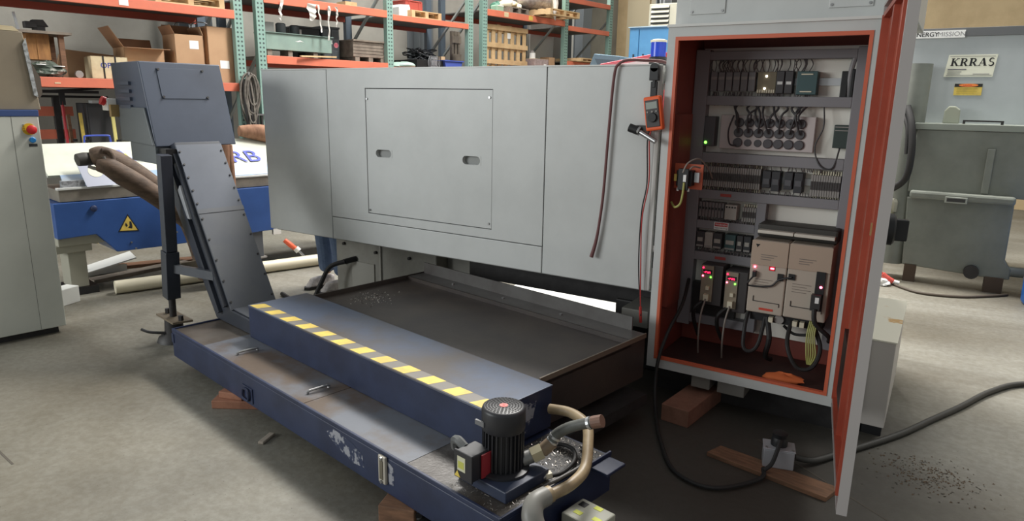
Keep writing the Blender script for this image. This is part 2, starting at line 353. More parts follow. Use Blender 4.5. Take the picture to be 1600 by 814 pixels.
cb_('floor_tray', mat('oily_shaded_floor', (78,54,50), .5, col2=(60,46,44), scale=8), -1.225, -.325, 3.44, 3.93, .2135, .2165)  # oily maroon sheet, darkened further for the shade inside the cabinet
build('front_frame', ff, GREY, eb)
gk = MB()
for q in ((-1.206,-1.190,.246,1.924),(-.348,-.332,.246,1.924),(-1.190,-.348,1.906,1.924),(-1.190,-.348,.246,.260)): gk.box(cx(q[0]),cx(q[1]),-.004,.02,cz(q[2]),cz(q[3]))
build('orange_lip', gk, mat('bright_orange_lip', (208,104,74), .45), eb)
cb_('top_rim', mat('pale_rim_paint', (214,214,210), .4), cx0-.004, cx1+.004, 3.40, 3.96, cz1, cz1+.012)
cb_('mounting_plate', PLATE, -1.20, -.38, 3.875, 3.885, .34, 1.90)
def duct(x0, x1, z0, z1): return cb_('wiring_duct', DUCT, x0, x1, 3.81, 3.874, z0, z1, .003)
for q in ((-1.225,-1.15,.34,1.89),(-.43,-.378,.34,1.89),(-1.15,-.43,1.836,1.88),(-1.15,-.43,1.60,1.65),(-1.15,-.43,1.29,1.345),(-1.15,-.43,1.09,1.14),(-1.15,-.83,.92,.967),(-1.15,-.83,.735,.785),(-1.15,-.83,.36,.412),(-.83,-.78,.36,1.09)): duct(*q)
for z in (1.725, 1.215): 
    cb_('din_rail', ALU, -1.14, -.47, 3.866, 3.874, z-.018, z+.018)
def dev(name, m, x0, x1, z0, z1, d=.06, bevel=.003, **kw): return cb_(name, m, x0, x1, 3.874-d, 3.874, z0, z1, bevel, **kw)
def P3(x, z, d): return (cx(x), 3.874-d-YC, cz(z))
# row 1
for k in range(6):
    c = dev('contactor', mat('hazed_contactor', (122,120,122), .5), -1.14+k*.04, -1.105+k*.04, 1.675, 1.775, .05)  # contactor grey lightened to carry the interior haze
    build('terminal_cover', MB().box(cx(-1.138+k*.04), cx(-1.107+k*.04), 3.822-YC, 3.826-YC, cz(1.735), cz(1.75)), TERM, c)
r = dev('relay_board', mat('tan_circuit_board', (128,118,96), .6), -.895, -.80, 1.665, 1.775, .045)
for zz, xx in ((1.752,-.85),(1.69,-.855)): build('lamp', MB().lathe([(.006,0),(.004,-.006)], P3(xx,zz,.045), 10, 'y'), mat('white_led', (255,250,235), .4, emit=6), r)
for k in range(8): build('terminal', MB().box(cx(-.892+k*.0115), cx(-.884+k*.0115), 3.825-YC, 3.83-YC, cz(1.668), cz(1.684)), PVC, r)
for k in range(2):
    c = dev('relay', mat('dark_relay', (62,60,62), .5), -.797+k*.043, -.758+k*.043, 1.665, 1.778, .06); build('cap', MB().box(cx(-.79+k*.043), cx(-.765+k*.043), 3.812-YC, 3.815-YC, cz(1.71), cz(1.725)), WHITE, c)
r = dev('input_module', mat('teal_module', (60,88,90), .45), -.695, -.598, 1.66, 1.775, .07)
for zz in (1.672, 1.757): build('terminal_strip', MB().box(cx(-.675), cx(-.62), 3.80-YC, 3.805-YC, cz(zz), cz(zz+.006)), PVC, r)
cs = dev('connector_block', BLACK, -.492, -.46, 1.625, 1.775, .05); dev('connector_block', BLACK, -.448, -.432, 1.625, 1.785, .06)
build('ribbon_cable', MB().tube([P3(-.455,1.64,.03), P3(-.455,1.72,.04), P3(-.45,1.79,.05), P3(-.44,1.84,.05)], .012), mat('grey_ribbon', (150,148,150), .6), eb)
# row 2 : connector module with round sockets
r = dev('connector_module', mat('warm_grey_module', (196,186,184), .5), -1.066, -.585, 1.37, 1.55, .05)
sock = None
for j in range(3):
    for i in range(7):
        x = -.965+i*.052; z = 1.512-j*.053; q = P3(x, z, .05)
        if sock is None: sock = build('round_socket', MB().lathe([(.0245,0),(.0245,-.008),(.021,-.011),(.012,-.011)], (0,0,0), 16, 'y'), mat('dark_socket', (84,82,86), .5), r, loc=q, smooth=40)
        else:
            s2 = copy(sock, r, q)
            if j == 2 and i in (1, 2): s2.scale = (.8, .4, .8)
r = dev('io_card', mat('dark_green_card', (52,66,62), .5), -.495, -.42, 1.40, 1.515, .06)
for zz in (1.485, 1.502): build('terminal_strip', MB().box(cx(-.49), cx(-.43), 3.81-YC, 3.815-YC, cz(zz), cz(zz+.005)), TERM, r)
r = dev('status_module', mat('dim_module', (86,86,90), .5), -1.148, -1.09, 1.38, 1.54, .07)
build('lamp', MB().lathe([(.008,0),(.005,-.006)], P3(-1.135,1.40,.07), 10, 'y'), GRNLED, r)
# row 3 terminal strip
tb = None
for k in range(26):
    x = -1.14+k*.0123
    if tb is None:
        tb = build('terminal_block', MB().box(-.0048,.0048,-.06,0,-.055,.055), TERM, eb, loc=P3(x,1.215,0)); build('clamp_window', MB().box(-.004,.004,-.062,-.06,-.022,.022), mat('dark_window', (64,60,60), .6), tb)
        build('wire_end', MB().box(-.003,.003,-.034,-.02,-.075,.075), PVC, tb)
    else: copy_tree(tb, eb, P3(x,1.215,0))
for k in range(12): copy_tree(tb, eb, P3(-.57+k*.0118, 1.205, 0))
for k, xx in enumerate((-.815,-.768,-.705,-.655)):
    c = dev('contactor', mat('black_contactor', (52,52,56), .5), xx, xx+.043, 1.16 if k % 2 else 1.175, 1.265, .07); build('face_plate', MB().box(cx(xx+.006), cx(xx+.037), 3.80-YC, 3.804-YC, cz(1.195), cz(1.225)), mat('dim_face', (88,88,92), .5), c)
# row 4 left
for k in range(8):
    c = dev('circuit_breaker', mat('dim_breaker', (118,112,112), .5), -1.145+k*.0178, -1.129+k*.0178, .985, 1.07, .06); build('toggle', MB().box(cx(-1.141+k*.0178), cx(-1.133+k*.0178), 3.808-YC, 3.814-YC, cz(1.03), cz(1.042)), BLACK, c)
r = dev('overload_relay', mat('pale_relay', (172,166,158), .5), -.995, -.93, .985, 1.068, .08)
for k in range(4): build('screw', MB().lathe([(.005,0),(.005,-.003)], P3(-.985+k*.015,1.055,.08), 8, 'y'), DARK, r)
for k in range(6): copy_tree(tb, eb, P3(-.90+k*.0125, 1.02, 0)).scale = (1,1,.72)
lb = cb_('warning_label', PAPER, -1.05, -.97, 3.806, 3.8095, .922, .964)
build('red_band', MB().box(cx(-1.046), cx(-.974), 3.805-YC, 3.8065-YC, cz(.941), cz(.961)), RED, lb)
text('lettering', 'WARNING', PAPER, lb, (cx(-1.043), 3.8046-YC, cz(.9455)), (1,0,0), (0,0,1), .0155, .004)
text('lettering', 'HIGH VOLTAGE', INK, lb, (cx(-1.045), 3.8056-YC, cz(.928)), (1,0,0), (0,0,1), .010)
for xx, zz in ((-1.03,1.108),(-1.03,.752)):
    l2 = cb_('label', mat('faded_red_print', (170,70,64), .6), xx, xx+.06, 3.807, 3.8095, zz, zz+.016)
# row 5 left
for k, (xx, ww, m_) in enumerate(((-1.145,.045,'dark_relay'),(-1.098,.045,'pale_relay'),(-1.05,.05,'dark_relay'),(-.985,.06,'teal_module'),(-.92,.035,'dark_relay'),(-.882,.04,'black_contactor'))):
    c = dev('contactor', MATS[m_], xx, xx+ww, .81, .90, .065)
    build('face_plate', MB().box(cx(xx+.008), cx(xx+ww-.008), 3.805-YC, 3.809-YC, cz(.845), cz(.868)), MATS['pale_relay'], c)
    build('terminal_strip', MB().box(cx(xx+.004), cx(xx+ww-.004), 3.806-YC, 3.809-YC, cz(.815), cz(.825)), TERM, c)
# small drives with red figures
for k, xx in enumerate((-1.040,-.905)):
    zt = .735-k*.018
    d_ = dev('small_drive', mat('dark_drive', (66,62,62), .5), xx-.035, xx+.085, zt-.23, zt, .15)
    f_ = build('face', MB().box(cx(xx-.03), cx(xx+.035), 3.715-YC, 3.724-YC, cz(zt-.21), cz(zt-.005)), mat('drive_face', (150,138,120), .5), d_)
    build('display', MB().box(cx(xx-.022), cx(xx+.028), 3.7125-YC, 3.715-YC, cz(zt-.052), cz(zt-.028)), BLACK, d_)
    text('figures', '-run', REDLED, d_, (cx(xx-.018), 3.712-YC, cz(zt-.047)), (1,0,0), (0,0,1), .022, .012)
    for px, pz, mm in ((-.022,-.018,REDLED),(-.022,-.065,PINKLED),(.022,-.068,GRNLED)): build('lamp', MB().lathe([(.005,0),(.004,-.004)], (cx(xx+px), 3.715-YC, cz(zt+pz)), 8, 'y'), mm, d_)
    build('plug', MB().box(cx(xx-.005), cx(xx+.022), 3.69-YC, 3.715-YC, cz(zt-.2), cz(zt-.165)), PVC, d_)
    build('plug', MB().box(cx(xx+.002), cx(xx+.02), 3.70-YC, 3.715-YC, cz(zt-.14), cz(zt-.12)), PVC, d_)
    build('cable', MB().tube([(cx(xx+.01),3.69-YC,cz(zt-.19)),(cx(xx+.0),3.66-YC,cz(zt-.27)),(cx(xx-.005),3.66-YC,cz(.34)),(cx(xx-.01),3.7-YC,cz(.22))],.005), mat('grey_cable', (140,132,124), .5), d_)
    build('black_cable', MB().tube([(cx(xx-.01),3.70-YC,cz(zt-.21)),(cx(xx-.045),3.68-YC,cz(zt-.25)),(cx(xx-.055),3.72-YC,cz(zt-.33)),(cx(xx-.04),3.78-YC,cz(.30))],.011), RUBBER, d_)
# big servo drives
BX = [(-.792,-.610), (-.606,-.405)]
for k, (xa, xb) in enumerate(BX):
    yf, yb = 3.62, 3.874
    zt, zb = (.925, .538) if k == 0 else (.927, .540)
    d_ = cb_('servo_drive', BEIGE, xa, xb, yf, yb, zb, zt, .006)
    build('top_cover', MB().box(cx(xa), cx(xb), yf-.004-YC, yf-YC, cz(zt-.13), cz(zt-.002)), BEIGET, d_, bevel=.002)
    build('seam', MB().box(cx(xa+.03), cx(xb-.02), yf-.0045-YC, yf-YC, cz(zb+.062), cz(zb+.0645)).box(cx(xa+.03), cx(xa+.0325), yf-.0045-YC, yf-YC, cz(zb+.062), cz(zb+.09)).box(cx(xb-.022), cx(xb-.02), yf-.0045-YC, yf-YC, cz(zb+.045), cz(zb+.0645)), INK, d_)
    vm = MB()
    for j in range(9): vm.box(cx(xa+.01), cx(xb-.01), yf+.02+j*.028-YC, yf+.036+j*.028-YC, cz(zt), cz(zt+.003))
    build('vent', vm, mat('dusty_vent', (96,88,78), .7), d_)
    for j in range(3): build('print_line', MB().box(cx(xa+.05), cx(xa+.13-.015*j), yf-.005-YC, yf-.0041-YC, cz(zt-.075-j*.012), cz(zt-.071-j*.012)), mat('grey_print', (128,118,110), .6), d_)
    for j in range(4): build('print_line', MB().box(cx(xa+.03), cx(xa+.12-.02*(j%2)), yf-.001-YC, yf-YC, cz(zb+.18-j*.014), cz(zb+.183-j*.014)), mat('grey_print', (128,118,110), .6), d_)
    if k == 0:
        build('red_label', MB().box(cx(xa+.065), cx(xa+.135), yf-.002-YC, yf-YC, cz(zb+.018), cz(zb+.03)), mat('red_orange_label', (205,74,54), .5), d_)
        build('lamp', MB().lathe([(.006,0),(.005,-.006)], (cx(xa+.025), yf-YC, cz(zb+.245)), 10, 'y'), PINKLED, d_)
        build('display', MB().box(cx(xa+.095), cx(xa+.125), yf-.003-YC, yf-YC, cz(zb+.235), cz(zb+.258)), RED, d_)
        build('figures', MB().box(cx(xa+.103), cx(xa+.121), yf-.005-YC, yf-.003-YC, cz(zb+.243), cz(zb+.251)), PINKLED, d_)
        build('plug', MB().box(cx(xa+.02), cx(xa+.036), yf-.025-YC, yf-YC, cz(zb+.195), cz(zb+.225)), BLACK, d_)
        build('plug', MB().box(cx(xb-.04), cx(xb-.012), yf-.012-YC, yf-YC, cz(zb+.19), cz(zb+.225)), BLACK, d_)
        build('cable', MB().tube([(cx(xa+.028),yf-.02-YC,cz(zb+.2)),(cx(xa+.005),yf-.03-YC,cz(zb+.165)),(cx(xa+.01),yf-.02-YC,cz(zb+.145)),(cx(xa+.11),yf-.012-YC,cz(zb+.155)),(cx(xb-.03),yf-.012-YC,cz(zb+.195)),(cx(xb+.03),yf-.014-YC,cz(zb+.218))],.0045), BLACK, d_)
        build('mark', MB().prism([(0,0),(.022,0),(.008,-.018)], lambda u,v,t: (cx(xa+.02)+u, yf-.0045-YC+t, cz(zt-.02)+v), 0, .0004), INK, d_)
    else:
        build('socket', MB().box(cx(xa+.008), cx(xa+.04), yf-.008-YC, yf-YC, cz(zb+.2), cz(zb+.23)), BLACK, d_)
        build('connector_column', MB().box(cx(xb-.062), cx(xb-.02), yf-.012-YC, yf-YC, cz(zb+.06), cz(zb+.262)), BLACK, d_)
        build('plug', MB().box(cx(xb-.07), cx(xb-.025), yf-.05-YC, yf-.012-YC, cz(zb+.07), cz(zb+.15)), mat('charcoal_plug', (52,50,50), .5), d_)
        build('tag', MB().box(cx(xb-.05), cx(xb-.032), yf-.052-YC, yf-.05-YC, cz(zb+.11), cz(zb+.14)), PAPER, d_)
        build('lamp', MB().lathe([(.007,0),(.005,-.006)], (cx(xb-.035), yf-.012-YC, cz(zb+.185)), 10, 'y'), PINKLED, d_)
        build('cable', MB().tube([(cx(xb-.048),yf-.05-YC,cz(zb+.08)),(cx(xb-.035),yf-.06-YC,cz(zb+.01)),(cx(xb+.03),yf-.02-YC,cz(zb-.06)),(cx(xb+.02),yf+.1-YC,cz(zb-.12))],.012), RUBBER, d_)
cb_('drive_heatsink', mat('dark_heatsink', (60,58,54), .6), -.79, -.40, 3.70, 3.86, .93, 1.0, .012)
for xa, xb in ((-.78,-.605),(-.60,-.41)): cb_('white_bracket', mat('cream_bracket', (212,206,194), .5), xa, xb, 3.66, 3.74, .955, .972, .002)
# loose wires (too many and thin to count)
rnd = random.Random(3); wb = MB()
for k in range(60):
    x = rnd.uniform(-1.13,-.62); z = 1.66; wb.tube([P3(x,z+.01,.04), P3(x+rnd.uniform(-.012,.012),z-.03,.05), P3(x+rnd.uniform(-.01,.01),1.60,.03)], .0026, 5, 3)
for k in range(46):
    x = rnd.uniform(-1.13,-.62); wb.tube([P3(x,1.775,.04), P3(x+rnd.uniform(-.02,.02),1.81,.05), P3(x+rnd.uniform(-.01,.01),1.845,.03)], .0026, 5, 3)
for k in range(60):
    x = rnd.uniform(-1.14,-.83) if k < 40 else rnd.uniform(-.83,-.44)
    wb.tube([P3(x,1.27,.05), P3(x+rnd.uniform(-.01,.01),1.29,.055), P3(x,1.31,.03)], .0025, 5, 2); wb.tube([P3(x,1.16,.05), P3(x+rnd.uniform(-.01,.01),1.14,.055), P3(x,1.12,.03)], .0025, 5, 2)
for k in range(40):
    x = rnd.uniform(-1.14,-.84); 
    for z in (.98, .80): wb.tube([P3(x,z+.01,.05), P3(x+rnd.uniform(-.01,.01),z-.015,.06), P3(x,z-.04,.03)], .0025, 5, 2)
build('wire_bundle', wb, mat('grey_wires', (86,80,80), .55), eb, kind='stuff')
cw = MB()
for i in range(7):
    x = -.965+i*.052
    for j in range(2): cw.tube([P3(x,1.512-j*.053,.07), P3(x+rnd.uniform(-.03,.03),1.55,.09), P3(x+rnd.uniform(-.04,.04),1.59,.06), P3(x+rnd.uniform(-.05,.05),1.63,.03)], .006, 6, 4)
cw.tube([P3(-.99,1.55,.08), P3(-1.01,1.47,.09), P3(-1.0,1.40,.085), P3(-.97,1.39,.07)], .005, 6)
cw.tube([P3(-.555,1.60,.05), P3(-.545,1.5,.06), P3(-.575,1.40,.06), P3(-.54,1.31,.07), P3(-.48,1.30,.07), P3(-.46,1.40,.05)], .004, 6)
build('socket_cables', cw, mat('charcoal_cable', (62,60,62), .55), eb, kind='stuff')
bw = MB()
bw.tube([P3(-0.790,0.525,.2), P3(-0.790,0.445,.25), P3(-0.780,0.345,.28), P3(-0.740,0.330,.28), P3(-0.710,0.375,.26), P3(-0.700,0.505,.2)], .010)
bw.tube([P3(-0.690,0.505,.2), P3(-0.660,0.405,.25), P3(-0.680,0.295,.2), P3(-0.660,0.260,.15)], .014)
bw.tube([P3(-0.570,0.505,.2), P3(-0.560,0.405,.3), P3(-0.500,0.305,.32), P3(-0.430,0.315,.3), P3(-0.410,0.405,.25), P3(-0.460,0.505,.2)], .011)
bw.tube([P3(-0.620,0.445,.1), P3(-0.560,0.415,.12), P3(-0.480,0.425,.12)], .008)
build('loop_cable', bw, RUBBER, eb)
yg = MB()
for k in range(5): yg.tube([P3(-.475+k*.008,.535,.22), P3(-.48+k*.009,.46,.25), P3(-.47+k*.011,.37,.27), P3(-.46+k*.004,.315,.27)], .0042, 6)
build('earth_wires', yg, YGRN, eb)
cpl = MB().box(cx(-.78),cx(-.42),3.68-YC,3.80-YC,cz(.48),cz(.538)); build('lower_terminal_cover', cpl, BLACK, eb)
for k, x in enumerate((-.68,-.56,-.525)): build('plug', MB().box(cx(x),cx(x+.022),3.65-YC,3.68-YC,cz(.487),cz(.515)), PVC, eb)
build('ring_terminal', MB().lathe([(.012,0),(.024,0),(.024,-.012),(.012,-.012)], (cx(-.63),3.68-YC,cz(.505)), 16, 'y'), TERM, eb)
# switch bracket at the hinge-free side
sb = cb_('switch_bracket', mat('bright_orange_lip', (208,104,74), .45), -1.20, -1.05, 3.52, 3.526, 1.17, 1.30)
build('switch_block', MB().box(cx(-1.17),cx(-1.09),3.46-YC,3.52-YC,cz(1.19),cz(1.27)).box(cx(-1.155),cx(-1.10),3.44-YC,3.46-YC,cz(1.17),cz(1.28)), BLACK, sb, bevel=.003)
build('terminal', MB().box(cx(-1.178),cx(-1.165),3.45-YC,3.5-YC,cz(1.215),cz(1.25)), YEL, sb)
build('terminal', MB().box(cx(-1.125),cx(-1.11),3.435-YC,3.44-YC,cz(1.215),cz(1.25)).box(cx(-1.105),cx(-1.095),3.45-YC,3.46-YC,cz(1.165),cz(1.18)).box(cx(-1.16),cx(-1.15),3.45-YC,3.46-YC,cz(1.165),cz(1.18)), PAPER, sb)
build('clip', MB().box(cx(-1.085),cx(-1.06),3.49-YC,3.52-YC,cz(1.21),cz(1.26)), ALU, sb)
build('earth_wire', MB().tube([(cx(-1.12),3.44-YC,cz(1.21)),(cx(-1.12),3.43-YC,cz(1.15)),(cx(-1.13),3.43-YC,cz(1.10)),(cx(-1.16),3.44-YC,cz(1.08)),(cx(-1.19),3.47-YC,cz(1.10))],.006), YGRN, sb)
build('grey_wire', MB().tube([(cx(-1.13),3.44-YC,cz(1.26)),(cx(-1.11),3.45-YC,cz(1.31)),(cx(-1.07),3.5-YC,cz(1.33)),(cx(-1.045),3.58-YC,cz(1.28)),(cx(-1.04),3.66-YC,cz(1.22))],.0045).tube([(cx(-1.12),3.44-YC,cz(1.24)),(cx(-1.09),3.46-YC,cz(1.29)),(cx(-1.06),3.5-YC,cz(1.285))],.004), MATS['grey_cable'], sb)
cb_('side_box', mat('shaded_orange_liner', (176,62,40), .5), -1.228, -1.20, 3.55, 3.75, .5, 1.55)
build('entry_cable', MB().tube([(cx(-1.16),3.78-YC,cz(.62)),(cx(-1.13),3.6-YC,cz(.52)),(cx(-1.15),3.46-YC,cz(.40)),(cx(-1.165),3.37-YC,cz(.26)),(cx(-1.16),3.33-YC,cz(.12)),(cx(-1.10),3.2-YC,cz(.03)),(cx(-.98),2.95-YC,cz(.014)),(cx(-.83),2.72-YC,cz(.014)),(cx(-.65),2.68-YC,cz(.014)),(cx(-.50),2.86-YC,cz(.016)),(cx(-.50),2.94-YC,cz(.03))],.010), RUBBER, eb)
# base blocks under the cabinet
for q in ((-1.00,-.90),(-.86,-.72)): cb_('support_bracket', mat('grey_bracket', (128,126,120), .6), q[0], q[1], 3.44, 3.56, .12, .195, .004)
cb_('support_beam', DARK, -1.24, -.3, 3.6, 3.9, .0, .195)
# the door, swung wide open towards the viewer
dang = math.atan2(-.993,.152)
W_ = .985; HZ = 1.81
pan = MB().box(0,W_,.030,.034,0,HZ).box(0,.012,0,.030,0,HZ).box(W_-.012,W_,0,.030,0,HZ).box(.012,W_-.012,0,.030,0,.012).box(.012,W_-.012,0,.030,HZ-.012,HZ)
door = build('cabinet_door', pan, mat('door_grey_paint', (176,170,168), .42), eb, loc=(cx(-.306), -.022, cz(.216)), rz=dang, label='grey cabinet door standing open, orange inside')
build('inner_skin', MB().box(.012,W_-.012,.024,.030,.012,HZ-.012), ORANGE, door)
build('inner_lip', MB().box(.03,.05,-.004,.024,.05,HZ-.05).box(W_-.085,W_-.055,-.006,.024,.04,HZ-.04).box(.05,W_-.085,.0,.024,.04,.06).box(.05,W_-.085,.0,.024,HZ-.06,HZ-.04), ORANGE, door)
build('stiffener', MB().box(.42,.47,.004,.024,.06,HZ-.06), ORANGE, door)
build('latch_plate', MB().box(W_-.08,W_-.06,-.01,-.006,.98,1.02), mat('brass_latch', (190,160,110), .4, .6), door)
dh = build('switch_handle', MB().lathe([(.052,0),(.052,.022),(.046,.028)], (W_-.10,.034,1.0), 20, 'y'), BLACK, door, smooth=40)
build('grip', MB().box(W_-.115,W_-.085,.06,.10,.965,1.035), BLACK, dh, bevel=.004)
build('document_pocket', MB().box(.12,.38,.008,.024,.12,.42), BLACK, door)
for zz in (.15, .9, 1.65): build('hinge', MB().cyl((-.008,.034,zz-.04),(-.008,.034,zz+.04),.008,n=10), STEEL, door)
# ------------------------------------------------------------------ coolant tank
TO = (-3.747, 2.194, 0)
tk = empty('coolant_tank', TO, YT, 'long low navy blue coolant tank with a stained flat lid', 'tank')
bx('body', NAVY, tk, 0, 2.71, 0, .64, .08, .236, .004)
LID = mat('stained_lid_steel', (104,108,116), .38, col2=(92,78,66), scale=2.2, lo=.46, hi=.62, bump=.06, bscale=30)
LIDG = mat('greasy_lid_steel', (96,92,88), .36, col2=(60,54,48), scale=7, lo=.4, hi=.6, bump=.15, bscale=90)
bx('lid_plate', mat('brown_stained_lid', (92,86,80), .4, col2=(74,66,58), scale=5), tk, .012, .40, .012, .62, .236, .246)
bx('lid_plate', LID, tk, .402, 1.452, .012, .62, .236, .248)
bx('lid_plate', LID, tk, 1.456, 2.20, .012, .62, .236, .248)
bx('lid_plate', LIDG, tk, 2.203, 2.70, .012, .30, .236, .248)
bx('rim', NAVY, tk, 0, 2.71, 0, .012, .236, .254, .002); bx('rim', NAVY, tk, 0, .012, .012, .64, .236, .254, .002); bx('rim', NAVY, tk, 2.70, 2.71, .012, .64, .236, .254, .002)
bx('chip_well', DARK, tk, 2.42, 2.70, .30, .62, .236, .242)
for t in (.672, 1.378): build('lift_rod', MB().tube([(t,.085,.249),(t+.001,.09,.262),(t+.006,.186,.262),(t+.007,.19,.249)],.006,8,3), STEEL, tk)
gg = build('sight_gauge', MB().box(2.055,2.10,-.014,0,.122,.24), mat('gauge_frame', (178,172,160), .45), tk, bevel=.004)
build('glass', MB().box(2.068,2.087,-.017,-.013,.142,.222), mat('oily_glass', (104,98,84), .2), gg)
for z in (.131,.231): build('bolt', MB().lathe([(.007,-.014),(.007,-.02)], (2.0775,0,z), 8, 'y'), STEEL, gg)
lh = build('latch_plate', MB().box(.885,.995,-.006,0,.096,.176), NAVY, tk, bevel=.002)
build('latch_ring', MB().tube([(.91,-.012,.16),(.905,-.014,.12),(.925,-.014,.108),(.965,-.014,.112),(.972,-.014,.16),(.94,-.012,.166),(.91,-.012,.16)],.006,6,4), NAVY, lh)
build('chipped_paint', MB().add([(1.66,-.0008,.19),(1.72,-.0008,.225),(1.86,-.0008,.21),(1.93,-.0008,.18),(1.94,-.0008,.13),(1.86,-.0008,.12),(1.74,-.0008,.15)],[(0,1,2,3,4,5,6)]), NAVYCH, tk)
build('chipped_paint', MB().add([(2.10,-.0008,.22),(2.135,-.0008,.21),(2.14,-.0008,.13),(2.105,-.0008,.125)],[(0,1,2,3)]), NAVYCH, tk)
bx('side_ledge', NAVY, tk, 2.712, 2.79, .50, .62, .228, .240, .003)
bx('end_flange', NAVY, tk, .0, .03, -.004, .0, .17, .225)
bx('rear_channel', DARK, tk, .02, 2.4, .64, 1.40, .10, .16)
# chips on the well
rnd = random.Random(11); ch = MB()
for k in range(1300):
    t = rnd.uniform(2.43,2.69); n = rnd.uniform(.31,.61) if k < 950 else rnd.uniform(.02,.3); r_ = rnd.uniform(.002,.008); a = rnd.uniform(0,6.3); z = .243 if n > .3 else .249
    dx, dy = r_*math.cos(a), r_*math.sin(a)
    ch.add([(t-dx,n-dy,z),(t+dy*.4,n-dx*.4,z+.002),(t+dx,n+dy,z+rnd.uniform(.001,.005))],[(0,1,2)])
build('swarf', ch, mat('swarf_flakes', (170,164,156), .3, .7), tk, kind='stuff')
# ------------------------------------------------------------------ raised striped box on the tank
sx = empty('striped_cover_box', T2W(0,0,.0), YT, 'raised navy cover box with yellow warning stripes along its front edge', 'cover')
BT = mat('box_top_blue', (80,90,110), .36, col2=(84,77,72), scale=1.8, lo=.42, hi=.64, bump=.04)
bx('body', NAVY, sx, .449, 2.395, .266, .64, .2485, .434, .003)
bx('top_plate', BT, sx, .447, 2.397, .264, .642, .434, .44, .002)
grys = mat('stripe_grey', (116,112,106), .5)
st = MB().box(.46,2.39,.27,.345,.4402,.4406); build('stripe_band', st, grys, sx)
for k in range(12):
    t0 = .462+k*.165; dk = .028
    t1 = t0+.082
    build('yellow_stripe', MB().prism([(t0,.270),(t1,.270),(min(t1+dk,2.39),.345),(t0+dk,.345)], lambda u,v,t: (u,v,t), .4407, .4412), YEL, sx)
build('chipped_patch', MB().add([(2.3952,.36,.42),(2.3952,.36,.28),(2.3952,.50,.26),(2.3952,.54,.40)],[(0,1,2,3)]), NAVYCH, sx)
# ------------------------------------------------------------------ chip tray
TRAY = mat('oily_brown_tray', (74,66,60), .42, col2=(58,52,50), scale=2.5, lo=.38, hi=.62, bump=.05)
tr = empty('chip_tray', T2W(0,0,0), YT, 'wide flat oily brown chip tray between the striped box and the lathe', 'tray')
bx('pan', TRAY, tr, .53, 2.315, .648, 1.36, .40, .412)
bx('rim', TRAY, tr, .522, .53, .648, 1.50, .36, .442); bx('rim', mat('worn_tray_edge', (120,108,94), .4), tr, 2.315, 2.322, .648, 1.49, .42, .444)
bx('side_plate', TRAY, tr, 2.30, 2.315, .648, 1.49, .20, .42)
bx('flange', mat('dull_angle_steel', (92,90,88), .4, col2=(80,76,74), scale=6), tr, .53, 2.31, 1.36, 1.50, .428, .436)
bx('flange', TRAY, tr, .53, 2.31, 1.352, 1.362, .40, .436)
bx('splash_plate', MATS['dull_angle_steel'], tr, .535, 2.23, 1.492, 1.50, .436, .51)
for t in (.9, 1.35, 1.8): build('bolt', MB().lathe([(.009,0),(.009,.008)], (t,1.43,.436), 8), STEEL, tr)
for t in (.6, 2.2): bx('leg', DARK, tr, t-.03, t+.03, 1.2, 1.26, 0, .40)
for t in (.6, 2.2): bx('leg', DARK, tr, t-.03, t+.03, .68, .72, .162, .40)
sw = MB(); rnd = random.Random(4)
for k in range(160):
    t = .62+rnd.gauss(.12,.07); n = .80+rnd.gauss(.1,.06); a = rnd.uniform(0,6.3); r_ = rnd.uniform(.004,.011); sw.add([(t,n,.413),(t+r_*math.cos(a),n+r_*math.sin(a),.414),(t+r_*math.cos(a+.5),n+r_*math.sin(a+.5),.418)],[(0,1,2)])
build('swarf', sw, MATS['swarf_flakes'], tr, kind='stuff')
# ------------------------------------------------------------------ chip conveyor
cv = empty('chip_conveyor', T2W(0,0,0), YT, 'slate blue inclined chip conveyor rising from the tank to a boxy head', 'conveyor')
prof = [(.446,.2485),(.446,.335),(.18,.342),(-.445,1.31),(-.69,1.24),(-.655,1.06),(-.03,.2485)]
CVS = mat('dark_conveyor_side', (54,58,68), .42, col2=(46,50,58), scale=4)
build('casing', MB().prism(prof, lambda u,v,t: (u,t,v), .285, .575), CVS, cv, bevel=.004)
d = Vector((-.625,0,.968)).normalized(); nrm = Vector((.968,0,.625)).normalized()
def on(u, v, h): p = Vector((.18,0,.342)) + d*u + nrm*h; return (p.x, v, p.z)
for u0, u1 in ((.0,.66),(.665,1.13)):
    pl = build('face_plate', MB().prism([(u0,.285),(u1,.285),(u1,.575),(u0,.575)], lambda u,v,t: on(u,v,t), .001, .007), SLATE if u0 else STEELG, cv)
    k = 0
    for uu in [u0+.05+j*(u1-u0-.1)/4 for j in range(5)]:
        for vv in (.297,.563): build('bolt', MB().cyl(on(uu,vv,.006), on(uu,vv,.013), .007, n=6), DARK, pl)
build('seam_strip', MB().prism([(.645,.283),(.675,.283),(.675,.577),(.645,.577)], lambda u,v,t: on(u,v,t), .007, .010), STEELG, cv)
build('chute_plate', MB().prism([(.18,.345),(.44,.338),(.44,.343),(.18,.351)], lambda u,v,t: (u,t,v), .30, .56), STEELG, cv)
for h in (-.03,-.13): build('side_rail', MB().prism([(.04,h-.014),(1.10,h-.014),(1.10,h+.014),(.04,h+.014)], lambda u,v,t: (on(u,0,v)[0], t, on(u,0,v)[2]), .262, .285), CVS, cv)
build('bearing_plate', MB().prism([(.66,-.08),(.86,-.085),(.87,-.035),(.64,-.05)], lambda u,v,t: (on(u,0,v)[0], t, on(u,0,v)[2]), .245, .262), mat('pale_bearing', (150,152,156), .4), cv, bevel=.003)
HEAD = mat('head_slate_blue', (74,83,100), .42, col2=(66,74,90), scale=2.5)
hp = [(-1.185,1.806),(-.68,1.806),(-.515,1.28),(-1.11,1.30),(-1.15,1.5)]
